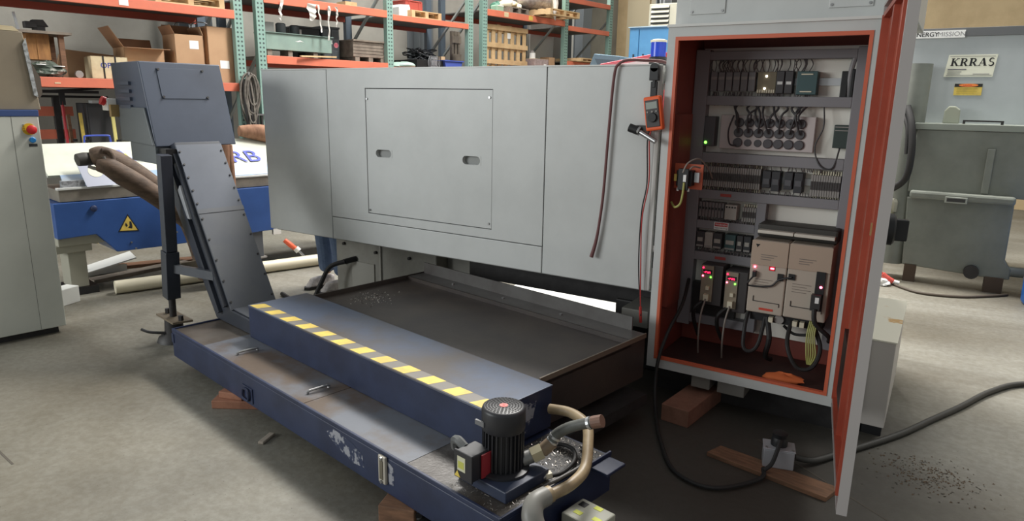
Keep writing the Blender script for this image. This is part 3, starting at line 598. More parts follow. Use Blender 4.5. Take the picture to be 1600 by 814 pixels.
hd = build('head_box', MB().prism(hp, lambda u,v,t: (u,t,v), .20, .72), HEAD, cv, bevel=.006)
hdir = Vector((.165,0,-.526)).normalized(); hn = Vector((.526,0,.165)).normalized()
def onh(u, v, h): p = Vector((-.68,0,1.806)) + hdir*u + hn*h; return (p.x, v, p.z)
build('hatch', MB().prism([(.04,.30),(.04,.60),(.24,.60),(.24,.30)], lambda u,v,t: onh(u,v,t), 0, .004), HEAD, hd, bevel=.001)
for u, v in ((.05,.31),(.05,.59),(.23,.31),(.23,.59)): build('screw', MB().cyl(onh(u,v,.003), onh(u,v,.01), .008, n=8), DARK, hd)
for j in range(4): build('louvre', MB().box(-1.04,-.84,.184,.20,1.66-j*.05,1.682-j*.05), HEAD, hd)
build('chute_cover', MB().prism([(-1.06,1.52),(-.62,1.52),(-.52,1.285),(-1.08,1.295)], lambda u,v,t: (u,t,v), .185, .20), mat('grey_green_cover', (92,98,102), .45), hd, bevel=.006)
bx('discharge_chute', mat('grey_green_cover', (92,98,102), .45), cv, -.96, -.53, .20, .46, 1.17, 1.295, .004)
bx('chute_mouth', BLACK, cv, -.53, -.42, .22, .44, 1.18, 1.27)
es = build('stop_switch', MB().box(-1.25,-1.145,.14,.20,1.49,1.57), PAPER, cv, bevel=.004)
build('button', MB().cyl((-1.18,.14,1.55),(-1.18,.115,1.56),.03), RED, es); build('tag', MB().box(-1.15,-1.11,.15,.2,1.45,1.53), mat('brass_latch', (190,160,110), .4, .6), es)
po = MB().bar((-.40,.20,1.24),(-.455,.20,.62),.075,.07,(0,1,0)); build('support_post', po, CVS, cv, bevel=.004)
build('support_post', MB().bar((-.455,.20,.62),(-.50,.20,.30),.09,.085,(0,1,0)), CVS, cv, bevel=.004)
build('jack_screw', MB().cyl((-.50,.20,.30),(-.51,.20,.10),.022), DARK, cv)
jp = build('jack_plate', MB().prism([(-.64,.14),(-.36,.14),(-.34,.26),(-.62,.26)], lambda u,v,t: (u,v,t), .155, .168), mat('dull_brass_plate', (116,104,86), .5), cv)
for t in (-.60,-.38): build('bolt', MB().cyl((t,.2,.165),(t,.2,.20),.017,n=6), DARK, jp)
build('jack_base', MB().lathe([(.11,0),(.10,.03),(.06,.06),(.055,.15)], (-.51,.20,.0)), DARK, cv, smooth=40)
build('jack_lever', MB().tube([(-.50,.16,.06),(-.54,.06,.08),(-.58,.02,.10)],.010), DARK, cv)
build('cross_bar', MB().bar((-.48,.21,.50),(.02,.275,.53),.03,.055), STEELG, cv); build('cross_bar', MB().bar((-.48,.21,.50),(-.33,.40,.545),.03,.04), mat('dull_brass_plate', (116,104,86), .5), cv)
# ------------------------------------------------------------------ pump with motor
pm = empty('coolant_pump', T2W(2.535,.195,.248), YT, 'black finned electric coolant pump motor standing on the tank lid', 'pump')
bx('mount_block', mat('dark_navy_block', (48,56,76), .45), pm, -.115, .125, -.115, .115, 0, .044, .004)
MOT = mat('black_motor_enamel', (44,44,48), .42)
build('flange', MB().lathe([(.098,.044),(.098,.054),(.078,.058)]), MOT, pm, smooth=40)
mb = MB().lathe([(.066,.056),(.066,.225)])
build('barrel', mb, MOT, pm, smooth=40)
fin = None
for k in range(28):
    a = 2*PI*k/28
    if fin is None: fin = build('fin', MB().box(.062,.077,-.0025,.0025,.06,.22), MOT, pm, rz=a)
    else: copy(fin, pm, (0,0,0), a)
fc = build('fan_cowl', MB().lathe([(.077,.205),(.080,.21),(.080,.278),(.076,.288),(.068,.291)], n=36), MOT, pm, smooth=50)
slot = None
for q in range(5):
    r_ = .022+q*.0105; n = 10+q*5
    for k in range(n):
        a = 2*PI*k/n
        if slot is None: slot = build('grille_slot', MB().box(-.0042,.0042,-.0026,.0026,0,.0008), mat('slot_dark', (14,14,15), .8), fc, loc=(r_*math.sin(a),r_*math.cos(a),.2911), rz=-a)
        else: copy(slot, fc, (r_*math.sin(a),r_*math.cos(a),.2911), -a)
build('badge', MB().lathe([(.015,.291),(.015,.2925)]), mat('pink_badge', (236,110,104), .5), fc); build('badge_mark', MB().lathe([(.005,.2926),(.005,.293)]), RED, fc)
build('name_plate', MB().box(-.064,-.02,-.0815,-.0735,.225,.243), mat('grey_plate', (112,112,114), .4), pm)
jb = build('terminal_box', MB().box(-.085,.0,-.155,-.06,.045,.145), MOT, pm, bevel=.005)
build('box_lid', MB().box(-.088,.003,-.16,-.153,.043,.15), MOT, jb, bevel=.002)
build('label', MB().box(-.07,-.03,-.1615,-.16,.075,.13), mat('pale_label', (206,204,176), .6), jb); build('label_band', MB().box(-.066,-.036,-.162,-.1614,.085,.112), mat('lime_label', (190,190,92), .6), jb)
build('warning_triangle', MB().prism([(-.085,.048),(-.055,.048),(-.07,.072)], lambda u,v,t: (u,t,v), -.1616, -.1605), YEL, jb)
build('red_side', MB().box(.003,.009,-.115,-.065,.05,.14), mat('dull_red', (150,40,48), .5), jb)
build('conduit_elbow', MB().tube([(-.085,-.11,.135),(-.12,-.11,.15),(-.15,-.10,.135),(-.155,-.09,.10)],.017), mat('grey_elbow', (92,94,94), .5), jb)
# hoses and fittings in the tank frame (pump frame offsets: -2.535,-.195,-.248)
def H(t, n, z): return (t-2.535, n-.195, z-.248)
build('outlet_fitting', MB().cyl(H(2.58,.25,.32),H(2.605,.285,.335),.026,n=12), mat('grey_fitting', (140,140,138), .4, .4), pm, smooth=40)
build('hex_nut', MB().cyl(H(2.602,.28,.333),H(2.625,.31,.35),.032,n=6), mat('pale_brass_fitting', (186,178,150), .4, .3), pm)
build('hose_tail', MB().cyl(H(2.625,.31,.35),H(2.65,.335,.385),.025,n=14), mat('brown_clamp', (134,116,96), .5), pm, smooth=40)
hz = build('grey_hose', MB().tube([H(2.645,.33,.375),H(2.66,.345,.415),H(2.70,.36,.45),H(2.745,.375,.475),H(2.79,.385,.495)],.020,12), HOSEG, pm, smooth=60)
for a, b_ in (((2.648,.334,.385),(2.651,.337,.393)),((2.655,.341,.402),(2.658,.344,.41)),((2.775,.382,.488),(2.785,.384,.493))): build('hose_clamp', MB().cyl(H(*a),H(*b_),.0235,n=14), ALU, hz)
build('end_plug', MB().cyl(H(2.79,.385,.495),H(2.825,.395,.51),.023,n=14), mat('rusty_plug', (120,90,76), .6), hz)
hb = empty('tan_hose', T2W(2.42,.56,.248), YT, 'thick tan rubber hose curving over the swarf to the grey elbow', 'hose')
def HB(t, n, z): return (t-2.42, n-.56, z-.248)
build('hose', MB().tube([HB(2.43,.585,.36),HB(2.53,.60,.37),HB(2.635,.565,.365),HB(2.70,.49,.33),HB(2.755,.40,.292),HB(2.775,.30,.284),HB(2.765,.23,.277),HB(2.745,.17,.27)],.021,12), HOSEB, hb, smooth=60)
el = build('elbow', MB().tube([HB(2.748,.19,.272),HB(2.745,.135,.268),HB(2.765,.10,.24),HB(2.80,.09,.19),HB(2.805,.09,.16)],[.034,.036,.038,.038,.034],14), mat('grey_pvc_elbow', (132,130,124), .45), hb, smooth=60)
build('down_pipe', MB().cyl(HB(2.805,.09,.17),HB(2.81,.09,.0),.027), HOSEB, hb, smooth=40); build('collar', MB().cyl(HB(2.748,.19,.272),HB(2.752,.21,.274),.030,n=14), HOSEB, hb, smooth=40)
th = empty('thin_hose', T2W(2.55,.42,.246), YT, 'thin dark hose looped on the swarf beside the pump', 'hose')
def HT(t, n, z): return (t-2.55, n-.42, z-.246)
build('loop', MB().tube([HT(2.62,.27,.27),HT(2.55,.36,.262),HT(2.50,.44,.262),HT(2.53,.52,.262),HT(2.60,.53,.262),HT(2.66,.46,.262),HT(2.68,.36,.262),HT(2.655,.30,.262)],.008,8), RUBBER, th, smooth=60)
build('loop', MB().tube([HT(2.60,.58,.257),HT(2.66,.56,.257),HT(2.70,.46,.262),HT(2.70,.34,.262),HT(2.695,.24,.262),HT(2.715,.16,.25)],.007,8), mat('grey_thin_hose', (96,94,92), .45), th, smooth=60)
build('crimp', MB().cyl(HT(2.655,.30,.264),HT(2.635,.255,.264),.013,n=12), STEEL, th); build('crimp', MB().cyl(HT(2.66,.32,.264),HT(2.652,.295,.264),.016,n=6), PVC, th)
p2 = empty('transfer_pump', T2W(2.835,.425,0), YT, 'small pump on the floor with pale top box bearing yellow warning stickers', 'pump')
bx('terminal_box', mat('pale_green_box', (172,172,158), .5), p2, -.10, .05, -.13, .0, .10, .155, .006)
bx('box_base', mat('dull_red', (150,40,48), .5), p2, -.095, .045, -.125, -.005, .045, .10)
for a, b_ in ((-.07,-.10),(-.03,-.03),(.005,-.09)): build('sticker', MB().box(a,a+.032,b_,b_+.022,.155,.1562), mat('lime_sticker', (214,220,60), .5), p2)
build('sticker', MB().box(-.085,-.055,-.05,-.02,.155,.1562), BLACK, p2)
build('motor', MB().lathe([(.03,0),(.062,.01),(.062,.14),(.05,.155)], (.055,-.06,.085), 20, 'x'), mat('grey_pump_body', (140,142,132), .45), p2, smooth=40)
bx('foot', DARK, p2, -.09, .20, -.12, .01, 0, .045)
# small things around the tank
def timber(name, label, c, rz, lx, ly, z0, z1, m=WOODB, cat='timber', **kw):
    o = build(name, MB().box(-lx/2,lx/2,-ly/2,ly/2,z0,z1), m, loc=(c[0],c[1],0), rz=rz, bevel=.004); return tag(o, label, cat, **kw)
timber('timber_block', 'lower orange-brown timber block under the front of the blue tank', (-2.98,2.10), .55, .30, .10, 0, .044, mat('orange_timber', (158,110,86), .8, col2=(134,90,70), scale=12))
o = timber('timber_block', 'short orange-brown block stacked on another under the blue tank', (-3.03,2.09), .3, .14, .09, .044, .080, MATS['orange_timber'])
timber('timber_block', 'reddish brown timber block under the tank beside the sight gauge', (-1.63,1.86), .3, .15, .24, 0, .079)
mf = empty('levelling_foot', T2W(2.24,.03,0), YT, 'small steel levelling foot under the tank near the sight gauge', 'foot')
build('pad', MB().lathe([(.05,0),(.05,.02),(.02,.03),(.02,.08)]), STEEL, mf, smooth=40); build('nut', MB().lathe([(.03,.04),(.03,.06)], n=6), DARK, mf)
timber('wood_chip', 'small loose chip of wood on the concrete in front of the tank', (-2.57,1.92), 1.9, .10, .03, .0, .014, mat('pale_chip', (150,140,128), .9), 'debris')
# ------------------------------------------------------------------ around the cabinet
timber('timber_block', 'thick squared timber block on the floor under the electrical cabinet', (-.965,3.47), 1.45, .56, .15, 0, .092, mat('dark_pink_timber', (146,104,86), .8, col2=(120,84,68), scale=7))
pk = MB().prism([(-.30,-.055),(.24,-.065),(.255,.055),(-.28,.05)], lambda u,v,t: (u,v,t), 0, .022)
tag(build('wooden_plank', pk, WOODB, loc=(-.455,2.965,0), rz=-.17, bevel=.003), 'flat splintered brown plank on the floor below the open cabinet door', 'plank')
jx = empty('junction_box', (-.46,3.03,.0222), .25, 'small silver junction box with a black plug on the floor plank', 'box')
bx('body', mat('zinc_box', (176,178,184), .4, .3), jx, -.065, .065, -.045, .045, 0, .085, .004); bx('lid', MATS['zinc_box'], jx, -.068, .068, -.048, .048, .085, .092, .002)
for a in (-.055,.055): build('screw', MB().lathe([(.006,.092),(.006,.096)], (a,-.036,0), 8), STEEL, jx)
build('plug', MB().lathe([(.036,.092),(.036,.12),(.03,.13),(.034,.15),(.02,.155)], (0,.008,0), 16), BLACK, jx, smooth=40)
build('lead', MB().tube([(0,-.03,.13),(-.01,-.06,.10),(-.03,-.085,.04),(-.06,-.10,.012)],.009), RUBBER, jx)
tag(build('power_cable', MB().tube([(-.40,3.09,.05),(-.33,3.15,.025),(-.24,3.30,.018),(-.02,3.67,.018),(.12,3.97,.018),(.25,4.25,.018),(.40,4.60,.018),(.58,4.86,.018),(.95,5.05,.018),(1.6,5.1,.018)],.015,10), mat('dark_grey_cable', (62,60,56), .55), smooth=60), 'thick dark grey power cable snaking over the concrete at the right', 'cable')
tag(build('orange_cloth', MB().lump((0,0,.016), .10,.04,.026, 5, .25), mat('orange_cloth', (214,110,60), .8), loc=(-.56,3.56,.214), smooth=60), 'crumpled orange cloth lying on the cabinet floor', 'cloth')
wb_ = empty('white_steel_box', (-.34, 3.60, 0), 0, 'white steel box with rust marks standing behind the open cabinet door', 'box')
bx('body', mat('offwhite_steel', (186,180,174), .5), wb_, .05, .26, 0, .85, .065, .505, .004); bx('lid', mat('rust_marked_white', (226,222,206), .5, col2=(206,166,112), scale=3.2, lo=.62, hi=.66), wb_, .048, .265, -.004, .86, .505, .512)
for a, b_ in ((.10,.1),(.19,.1),(.10,.75),(.19,.75)): bx('foot', BLACK, wb_, a-.04, a+.06, b_-.05, b_+.05, 0, .065)
# multimeter and its neighbours hanging on the lathe cover
mm = empty('multimeter', (-1.285, 3.40, 1.46), 0, 'orange and black multimeter hanging by a strap on the grey lathe cover', 'multimeter')
def tl(p, a): return (p[0]*math.cos(a)-p[1]*math.sin(a), p[0]*math.sin(a)+p[1]*math.cos(a))
TA = .16
def rb(x0,x1,z0,z1): return [tl(p,TA) for p in ((x0,z0),(x1,z0),(x1,z1),(x0,z1))]
def pz(poly, y0, y1): return MB().prism(poly, lambda u,v,t: (u+.02,t,v+.0), y0, y1)
build('holster', pz(rb(-.045,.045,.01,.18),-.045,-.005), mat('meter_orange', (240,100,46), .45), mm, bevel=.008)
build('face', pz(rb(-.036,.034,.028,.162),-.050,-.045), mat('meter_face', (66,62,62), .5), mm, bevel=.002)
build('screen', pz(rb(-.03,.028,.118,.152),-.052,-.050), mat('lcd_grey', (150,158,150), .3), mm)
kq = tl((-.001,.075),TA); build('dial', MB().lathe([(.024,-.050),(.022,-.062)], (kq[0]+.02,0,kq[1]), 18, 'y'), BLACK, mm, smooth=40)
for a in (-.024,.0,.022): 
    q = tl((a,.104),TA); build('button', MB().lathe([(.005,-.050),(.005,-.054)], (q[0]+.02,0,q[1]), 8, 'y'), TERM, mm)
build('strap', MB().box(-.022,.012,-.03,-.015,.17,.25).box(-.012,.004,-.034,-.012,.22,.27), BLACK, mm, bevel=.003)
build('magnet_hanger', MB().lathe([(.024,0),(.024,-.03)], (-.006,-.005,.318), 16, 'y').box(-.03,.018,-.035,-.005,.255,.318), BLACK, mm, bevel=.003)
build('red_lead', MB().tube([(.0,-.03,.02),(-.01,-.03,-.04),(.0,-.025,-.25),(-.025,-.025,-.45),(-.018,-.02,-.7),(-.005,-.02,-.95)],.0035), mat('red_lead', (186,60,56), .5), mm)
build('black_lead', MB().tube([(-.01,-.03,.02),(-.02,-.03,-.05),(-.01,-.025,-.26),(-.03,-.025,-.42),(-.03,-.02,-.7),(.0,-.02,-.98)],.0035), BLACK, mm)
build('red_plug', MB().cyl((-.005,-.02,-.93),(-.002,-.01,-1.02),.008), mat('red_lead', (186,60,56), .5), mm)
tc = empty('torch', (-1.33, 3.40, 1.45), 0, 'small silver and black torch clipped to the lathe cover below the multimeter', 'torch')
build('grip', MB().cyl((-.075,-.035,.03),(-.02,-.03,.012),.022,n=14), BLACK, tc, smooth=40); build('barrel', MB().cyl((-.03,-.03,.016),(.075,-.045,-.035),.0135,n=12), STEEL, tc, smooth=40)
build('ring', MB().cyl((-.028,-.03,.016),(-.018,-.03,.012),.023,n=14), STEEL, tc); build('clip', MB().box(-.04,.03,-.03,-.006,.018,.042), BLACK, tc)
tag(build('maroon_cable', MB().tube([(-1.27,3.55,1.80),(-1.29,3.45,1.812),(-1.36,3.405,1.815),(-1.44,3.395,1.818),(-1.49,3.39,1.80),(-1.515,3.388,1.74),(-1.53,3.385,1.45),(-1.543,3.385,1.13),(-1.56,3.385,.95),(-1.575,3.385,.85),(-1.595,3.38,.765)],[.008]*9+[.010,.012],8), mat('dull_maroon_cord', (112,72,72), .6), smooth=60), 'dull maroon cord looped over the lathe top and hanging down its cover', 'cord')
# ------------------------------------------------------------------ white control cabinet at the left edge
CW = mat('cool_white_paint', (206,208,198), .4, col2=(198,200,190), scale=2)
ct = empty('control_pedestal', (-4.961, 2.166, 0), YR, 'white control pedestal with blue top band and red emergency stop', 'cabinet')
bx('body', CW, ct, -.70, 0, 0, .55, .045, 1.452, .006); bx('plinth', DARK, ct, -.66, -.04, .04, .5, 0, .045)
bx('top_band', mat('navy_band', (62,84,134), .45), ct, -.703, .003, -.003, .553, 1.452, 1.492, .003)
bx('door_seam', SEAM, ct, -.148, -.1465, -.001, .0, .05, 1.452)
build('stop_collar', MB().lathe([(.037,0),(.037,-.004)], (-.060,0,1.372), 24, 'y'), mat('yellow_collar', (222,182,40), .5), ct)
for k in range(4): build('mark', MB().box(-.096,-.083,-.0048,-.004,1.36+k*.012,1.365+k*.012), INK, ct)
build('stop_button', MB().lathe([(.017,-.004),(.017,-.02),(.028,-.022),(.028,-.036),(.02,-.042)], (-.052,0,1.37), 20, 'y'), RED, ct, smooth=40)
build('blue_button', MB().lathe([(.018,0),(.018,-.012),(.014,-.016)], (-.05,0,1.304), 18, 'y'), mat('blue_button', (36,130,200), .4), ct, smooth=40)
build('button_label', MB().box(-.072,-.026,-.002,0,1.262,1.28), mat('charcoal_label', (58,58,60), .5), ct)
cbx = empty('wrapped_carton', (-4.956, 2.19, 1.4925), YR, 'plastic-wrapped brown carton standing on the white control pedestal', 'box')
WRAP = mat('dusty_carton', (150,138,118), .7, col2=(140,128,110), scale=3)
cp_ = [(-.70,0),(.0,0),(-.045,.475),(-.70,.49)]
build('carton', MB().prism(cp_, lambda u,v,t: (u,t,v), .02, .45), WRAP, cbx, bevel=.004)
build('side_flap', MB().prism([(.002,.06),(.03,.10),(.03,.20),(-.012,.30)], lambda u,v,t: (u,t,v), .06, .40), mat('dark_flap', (96,88,80), .7), cbx)
build('clear_wrap', MB().prism([(-.03,.09),(-.008,.08),(-.035,.44),(-.055,.40)], lambda u,v,t: (u,t,v), .006, .019), mat('glossy_wrap', (200,204,206), .12, col2=(120,120,116), scale=40), cbx)
build('top_flap', MB().prism([(-.70,.485),(-.06,.478),(-.09,.505),(-.30,.512)], lambda u,v,t: (u,t,v), .02, .12), CARDL, cbx)
wl = tag(build('white_block', MB().box(-.06,.06,-.10,.10,0,.13), WHITE, loc=(-5.66,2.47,.0), rz=.3, bevel=.005), 'small white block on the floor behind the white control pedestal', 'block')
# ------------------------------------------------------------------ blue plate shear
OFF = 6.1
bm_ = empty('plate_shear', R2W(0,0,0,OFF), YR, 'blue plate shear with a sloping white table and steel ledge', 'machine')
def front(poly, y0, y1): return MB().prism(poly, lambda u,v,t: (u,t,v), y0, y1)
build('bed', front([(1.45,.49),(1.72,.50),(1.86,.335),(2.3,.33),(4.3,.37),(4.3,.77),(1.45,.77)],0,.6), BLUEP, bm_, bevel=.005)
bx('ledge', mat('dull_ledge_steel', (128,122,112), .4, col2=(110,104,96), scale=6), bm_, 1.50, 4.3, .02, .5, .775, .868, .003)
bx('ledge_edge', mat('bright_edge', (228,230,228), .3, .3), bm_, 1.49, 4.3, .01, .06, .868, .885, .002)
sl0, sl1 = (.03,.89), (.12,.975)
build('strip', MB().prism([sl0,sl1,(.13,.965),(.04,.88)], lambda u,v,t: (t,u,v), 1.55, 4.3), mat('pale_blue_strip', (128,160,198), .45, col2=(140,150,160), scale=8), bm_)
TBL = mat('white_table', (198,200,186), .5, col2=(184,188,176), scale=6)
build('table', MB().prism([(.12,.975),(.50,1.195),(.52,1.18),(.14,.955)], lambda u,v,t: (t,u,v), 1.47, 4.3), TBL, bm_)
sd = Vector((0,.38,.22)).normalized()
bl = text('lettering', 'RB', BLUEINK, bm_, (2.96,.15,1.0), (1,0,0), tuple(sd), .26, .004, 0, .98, .003)
text('lettering', 'KRRAS', mat('pale_blue_ink', (120,128,190), .6), bm_, (2.02,.225,1.048), (1,0,0), tuple(sd), .075, .006, 0, .9, .003)
def slp(u, w, h=.004): return (u, .12+sd.y*w, .975+sd.z*w+h)
for (a, b_, c, d_, mm_) in ((1.88,2.10,.25,.31,mat('blue_sticker', (104,112,168), .6)), (1.90,2.13,.14,.25,mat('yellow_sticker', (226,224,90), .6))):
    build('sticker', MB().add([slp(a,c),slp(b_,c),slp(b_-.02,d_),slp(a-.02,d_)],[(0,1,2,3)]), mm_, bm_)
gp = build('guide_plate', MB().prism([(1.69,.885),(1.90,.89),(1.84,1.10),(1.655,1.10)], lambda u,v,t: (u,-.02+(v-.88)*.55+t,v), 0, .012), mat('brushed_plate', (170,174,188), .35, .4), bm_)
build('pale_disc', MB().prism([(1.78+.055*math.cos(2*PI*k/20),1.0+.045*math.sin(2*PI*k/20)) for k in range(20)], lambda u,v,t: (u,-.021+(v-.88)*.55+t,v), -.001, .0), mat('pale_disc', (226,226,206), .6), gp)
bx('stop_block', mat('speckled_steel', (150,152,156), .4, col2=(90,92,96), scale=40), bm_, 1.53, 1.69, .03, .08, .885, .935)
wt = build('warning_triangle', front([(1.88,.50),(2.04,.49),(1.963,.638)],-.003,0), INK, bm_)
build('triangle_face', front([(1.892,.506),(2.026,.498),(1.962,.622)],-.004,-.003), YEL, wt)
build('pictogram', front([(1.955,.525),(1.985,.515),(1.99,.535),(1.985,.575),(1.97,.577),(1.968,.54)],-.005,-.004).prism([(1.935,.55),(1.945,.53),(1.955,.545),(1.942,.57)], lambda u,v,t: (u,t,v), -.005, -.004), INK, wt)
build('knob', MB().lathe([(.025,0),(.025,-.015),(.018,-.02)], (1.72,0,.71), 14, 'y'), mat('dark_blue_knob', (36,48,84), .5), bm_, smooth=40)
for t, z in ((1.97,.40),(2.34,.44),(2.0,.345)): build('bolt', MB().lathe([(.008,0),(.008,-.006)], (t,0,z), 8, 'y'), STEEL, bm_)
PED = mat('putty_paint', (158,156,142), .5)
build('pedestal', MB().box(1.46,1.80,.05,.45,.42,.50).box(1.44,1.70,.08,.40,.36,.42).box(1.53,1.66,.12,.34,.06,.36), PED, bm_, bevel=.006); bx('foot', BLACK, bm_, 1.50, 1.72, .1, .4, 0, .06)
bx('pedestal', mat('dark_grey_ped', (88,92,98), .5), bm_, 2.92, 3.14, .02, .4, .10, .37, .005); build('foot', MB().box(2.93,3.16,.0,.35,.085,.10).box(2.97,2.99,.05,.3,0,.085).box(3.09,3.11,.05,.3,0,.085), TERM, bm_)
bx('pedestal', PED, bm_, 4.0, 4.2, .1, .4, 0, .37)
build('handle', MB().tube([(1.86,.53,1.18),(1.865,.53,1.235),(1.885,.53,1.25),(2.04,.53,1.25),(2.06,.53,1.235),(2.065,.53,1.18)],.008,8,4), mat('blue_tube', (58,78,170), .4), bm_)
bx('white_tag', WHITE, bm_, 3.24, 3.32, .0, .03, .30, .36)
# sacks and boards lying under and behind the shear
for lab, t, d_, z, lx, ly, a, m_ in (('grey weathered board lying on the floor under the blue shear', 2.2, .55, .0, .9, .12, .2, WOODG), ('pale brown board lying across the floor under the blue shear', 2.55, .75, .0, 1.0, .14, -.25, WOODB)):
    w_ = R2W(t,d_,0,OFF); tag(build('loose_board', MB().box(-lx/2,lx/2,-ly/2,ly/2,0,.03), m_, loc=(w_[0],w_[1],0), rz=YR+a), lab, 'board')
w_ = R2W(1.98,.75,0,OFF); tag(build('white_sheet', MB().prism([(-.22,-.1),(.22,-.12),(.26,.16),(-.2,.14)], lambda u,v,t: (u,v,t+.075+u*.2), 0,.012).box(-.2,.16,-.03,.0,0,.06), WHITE, loc=(w_[0],w_[1],0), rz=YR), 'white sheet leaning under the blue shear', 'sheet')
# brown sleeves hanging in front of the shear
SLV = mat('brown_leather_sleeve', (98,80,66), .75, col2=(70,56,46), scale=6, stretch=(1,3,3), bump=.25, bscale=25)
bh = empty('sleeved_hoses', R2W(1.9,-.35,0,OFF), YR, 'pair of thick brown sleeved hoses hanging behind the conveyor post', 'hose')
def HS(t, d_, z): return (t-1.9, d_+.35, z)
build('sleeve', MB().tube([HS(1.655,-.35,1.135),HS(1.70,-.37,1.14),HS(1.80,-.38,1.09),HS(1.92,-.38,1.00),HS(2.06,-.37,.88),HS(2.20,-.35,.74),HS(2.30,-.33,.62),HS(2.38,-.3,.38),HS(2.44,-.3,.072)],[.06,.085,.095,.092,.088,.082,.075,.07,.07],12), SLV, bh, smooth=60)
build('sleeve', MB().tube([HS(1.66,-.42,1.09),HS(1.73,-.45,1.07),HS(1.82,-.45,1.00),HS(1.94,-.45,.91),HS(2.08,-.44,.79),HS(2.21,-.42,.66),HS(2.31,-.40,.54),HS(2.38,-.40,.3),HS(2.43,-.42,.062)],[.045,.07,.08,.078,.074,.07,.065,.06,.06],12), SLV, bh, smooth=60)
build('cuff', MB().tube([HS(1.55,-.36,1.125),HS(1.60,-.355,1.13),HS(1.67,-.35,1.13)],[.045,.05,.045],12), mat('charcoal_cuff', (58,56,52), .6), bh, smooth=50)
build('hook', MB().tube([HS(1.61,-.40,1.08),HS(1.64,-.43,1.065),HS(1.69,-.46,1.06),HS(1.715,-.46,1.10),HS(1.70,-.45,1.15)],.013), mat('grey_hook', (96,92,86), .5), bh)
build('collar_fold', MB().tube([HS(1.70,-.43,1.19),HS(1.74,-.44,1.185),HS(1.76,-.45,1.13),HS(1.745,-.48,1.06)],.024), SLV, bh, smooth=60)
bk = empty('brown_cloth_roll', R2W(2.625,-.35,0,OFF), YR, 'rust brown cloth roll standing upright behind the inclined conveyor', 'roll')
CLO = mat('rust_brown_cloth', (150,112,88), .85, col2=(118,84,64), scale=5, stretch=(3,3,.7), bump=.3, bscale=14)
build('roll', MB().tube([(-.02,0,0),(-.01,.01,.4),(0,0,.8),(.015,.0,1.05),(.02,.0,1.24)],[.07,.072,.075,.07,.066],12), CLO, bk, smooth=60)
build('fold', MB().tube([(.04,-.03,.0),(.05,-.04,.5),(.055,-.04,.95),(.06,-.03,1.20)],[.03,.036,.034,.028],8), CLO, bk, smooth=60)
b2 = tag(build('folded_blanket', MB().tube([(-.30,.06,.02),(-.1,.03,.0),(.2,-.03,-.06),(.6,-.05,-.08)],[.05,.085,.09,.09],12), CLO, loc=R2W(3.50,.42,1.25,OFF), rz=YR, smooth=60), 'rust brown rolled blanket on the shear table beside the lathe cover', 'blanket')
# ------------------------------------------------------------------ floor things behind
tag(build('plastic_pipe', MB().cyl((-5.62,2.85,.055),(-4.94,4.9,.055),.055,n=20), PVC, smooth=40), 'cream plastic pipe lying on the floor beside the blue shear', 'pipe')
to = empty('putty_knife', (-4.95,4.28,.0), 0, 'orange-handled tool with a silver blade propped against the cream pipe', 'tool')
to.location = (-5.18, 4.36, .0)
build('handle', MB().tube([(-.10,-.06,.26),(-.065,-.02,.21),(-.035,.02,.165)],[.022,.026,.022],10).tube([(-.125,-.03,.245),(-.085,.0,.195),(-.05,.03,.155)],[.014,.018,.016],8), mat('tool_orange', (236,104,70), .45), to, smooth=60)
build('ferrule', MB().cyl((-.04,.018,.175),(-.018,.035,.145),.03,n=12), WHITE, to, smooth=40)
build('blade', MB().bar((-.02,.035,.15),(.06,.09,.045),.05,.008), STEEL, to)
# ------------------------------------------------------------------ person standing behind the lathe
pp = empty('person', (-4.33, 4.02, 0), -.15, 'person in blue jeans and pale shoes standing behind the lathe', 'person')
def skin(name, joints, edges, m, parent, root=0, sub=2):
    me = bpy.data.meshes.new(name); me.from_pydata([j[:3] for j in joints], edges, []); me.materials.append(m)
    o = bpy.data.objects.new(name, me); COL.objects.link(o); o.parent = parent
    me.attributes; o.modifiers.new('flesh', 'SKIN'); sl = me.skin_vertices[0].data if me.skin_vertices else None
    if sl is None:
        bmx = bmesh.new(); bmx.from_mesh(me); bmx.verts.layers.skin.verify(); bmx.to_mesh(me); bmx.free(); sl = me.skin_vertices[0].data
    for i, j in enumerate(joints): sl[i].radius = (j[3], j[4] if len(j) > 4 else j[3]); sl[i].use_root = (i == root)
    s = o.modifiers.new('smooth', 'SUBSURF'); s.levels = sub; s.render_levels = sub
    return o
SKIN_ = mat('skin', (196,150,124), .55)
J = [(0,0,.92,.13,.10),(0,0,1.08,.12,.095),(0,0,1.26,.15,.10),(0,0,1.38,.11,.08),(0,.0,1.44,.052,.052),(0,-.01,1.50,.06,.07),(0,-.015,1.58,.078,.095),(0,-.005,1.65,.06,.075),
     (.18,0,1.36,.06),(.235,.01,1.10,.045),(.23,-.06,.87,.034),(.23,-.08,.80,.03),(-.18,0,1.36,.06),(-.235,.01,1.10,.045),(-.23,-.06,.87,.034),(-.23,-.08,.80,.03),
     (.10,0,.84,.085),(.105,-.01,.47,.06),(.11,.02,.10,.04),(-.10,0,.84,.085),(-.105,-.01,.47,.06),(-.11,.02,.10,.04)]
E_ = [(0,1),(1,2),(2,3),(3,4),(4,5),(5,6),(6,7),(2,8),(8,9),(9,10),(10,11),(2,12),(12,13),(13,14),(14,15),(0,16),(16,17),(17,18),(0,19),(19,20),(20,21)]
n0 = len(J)
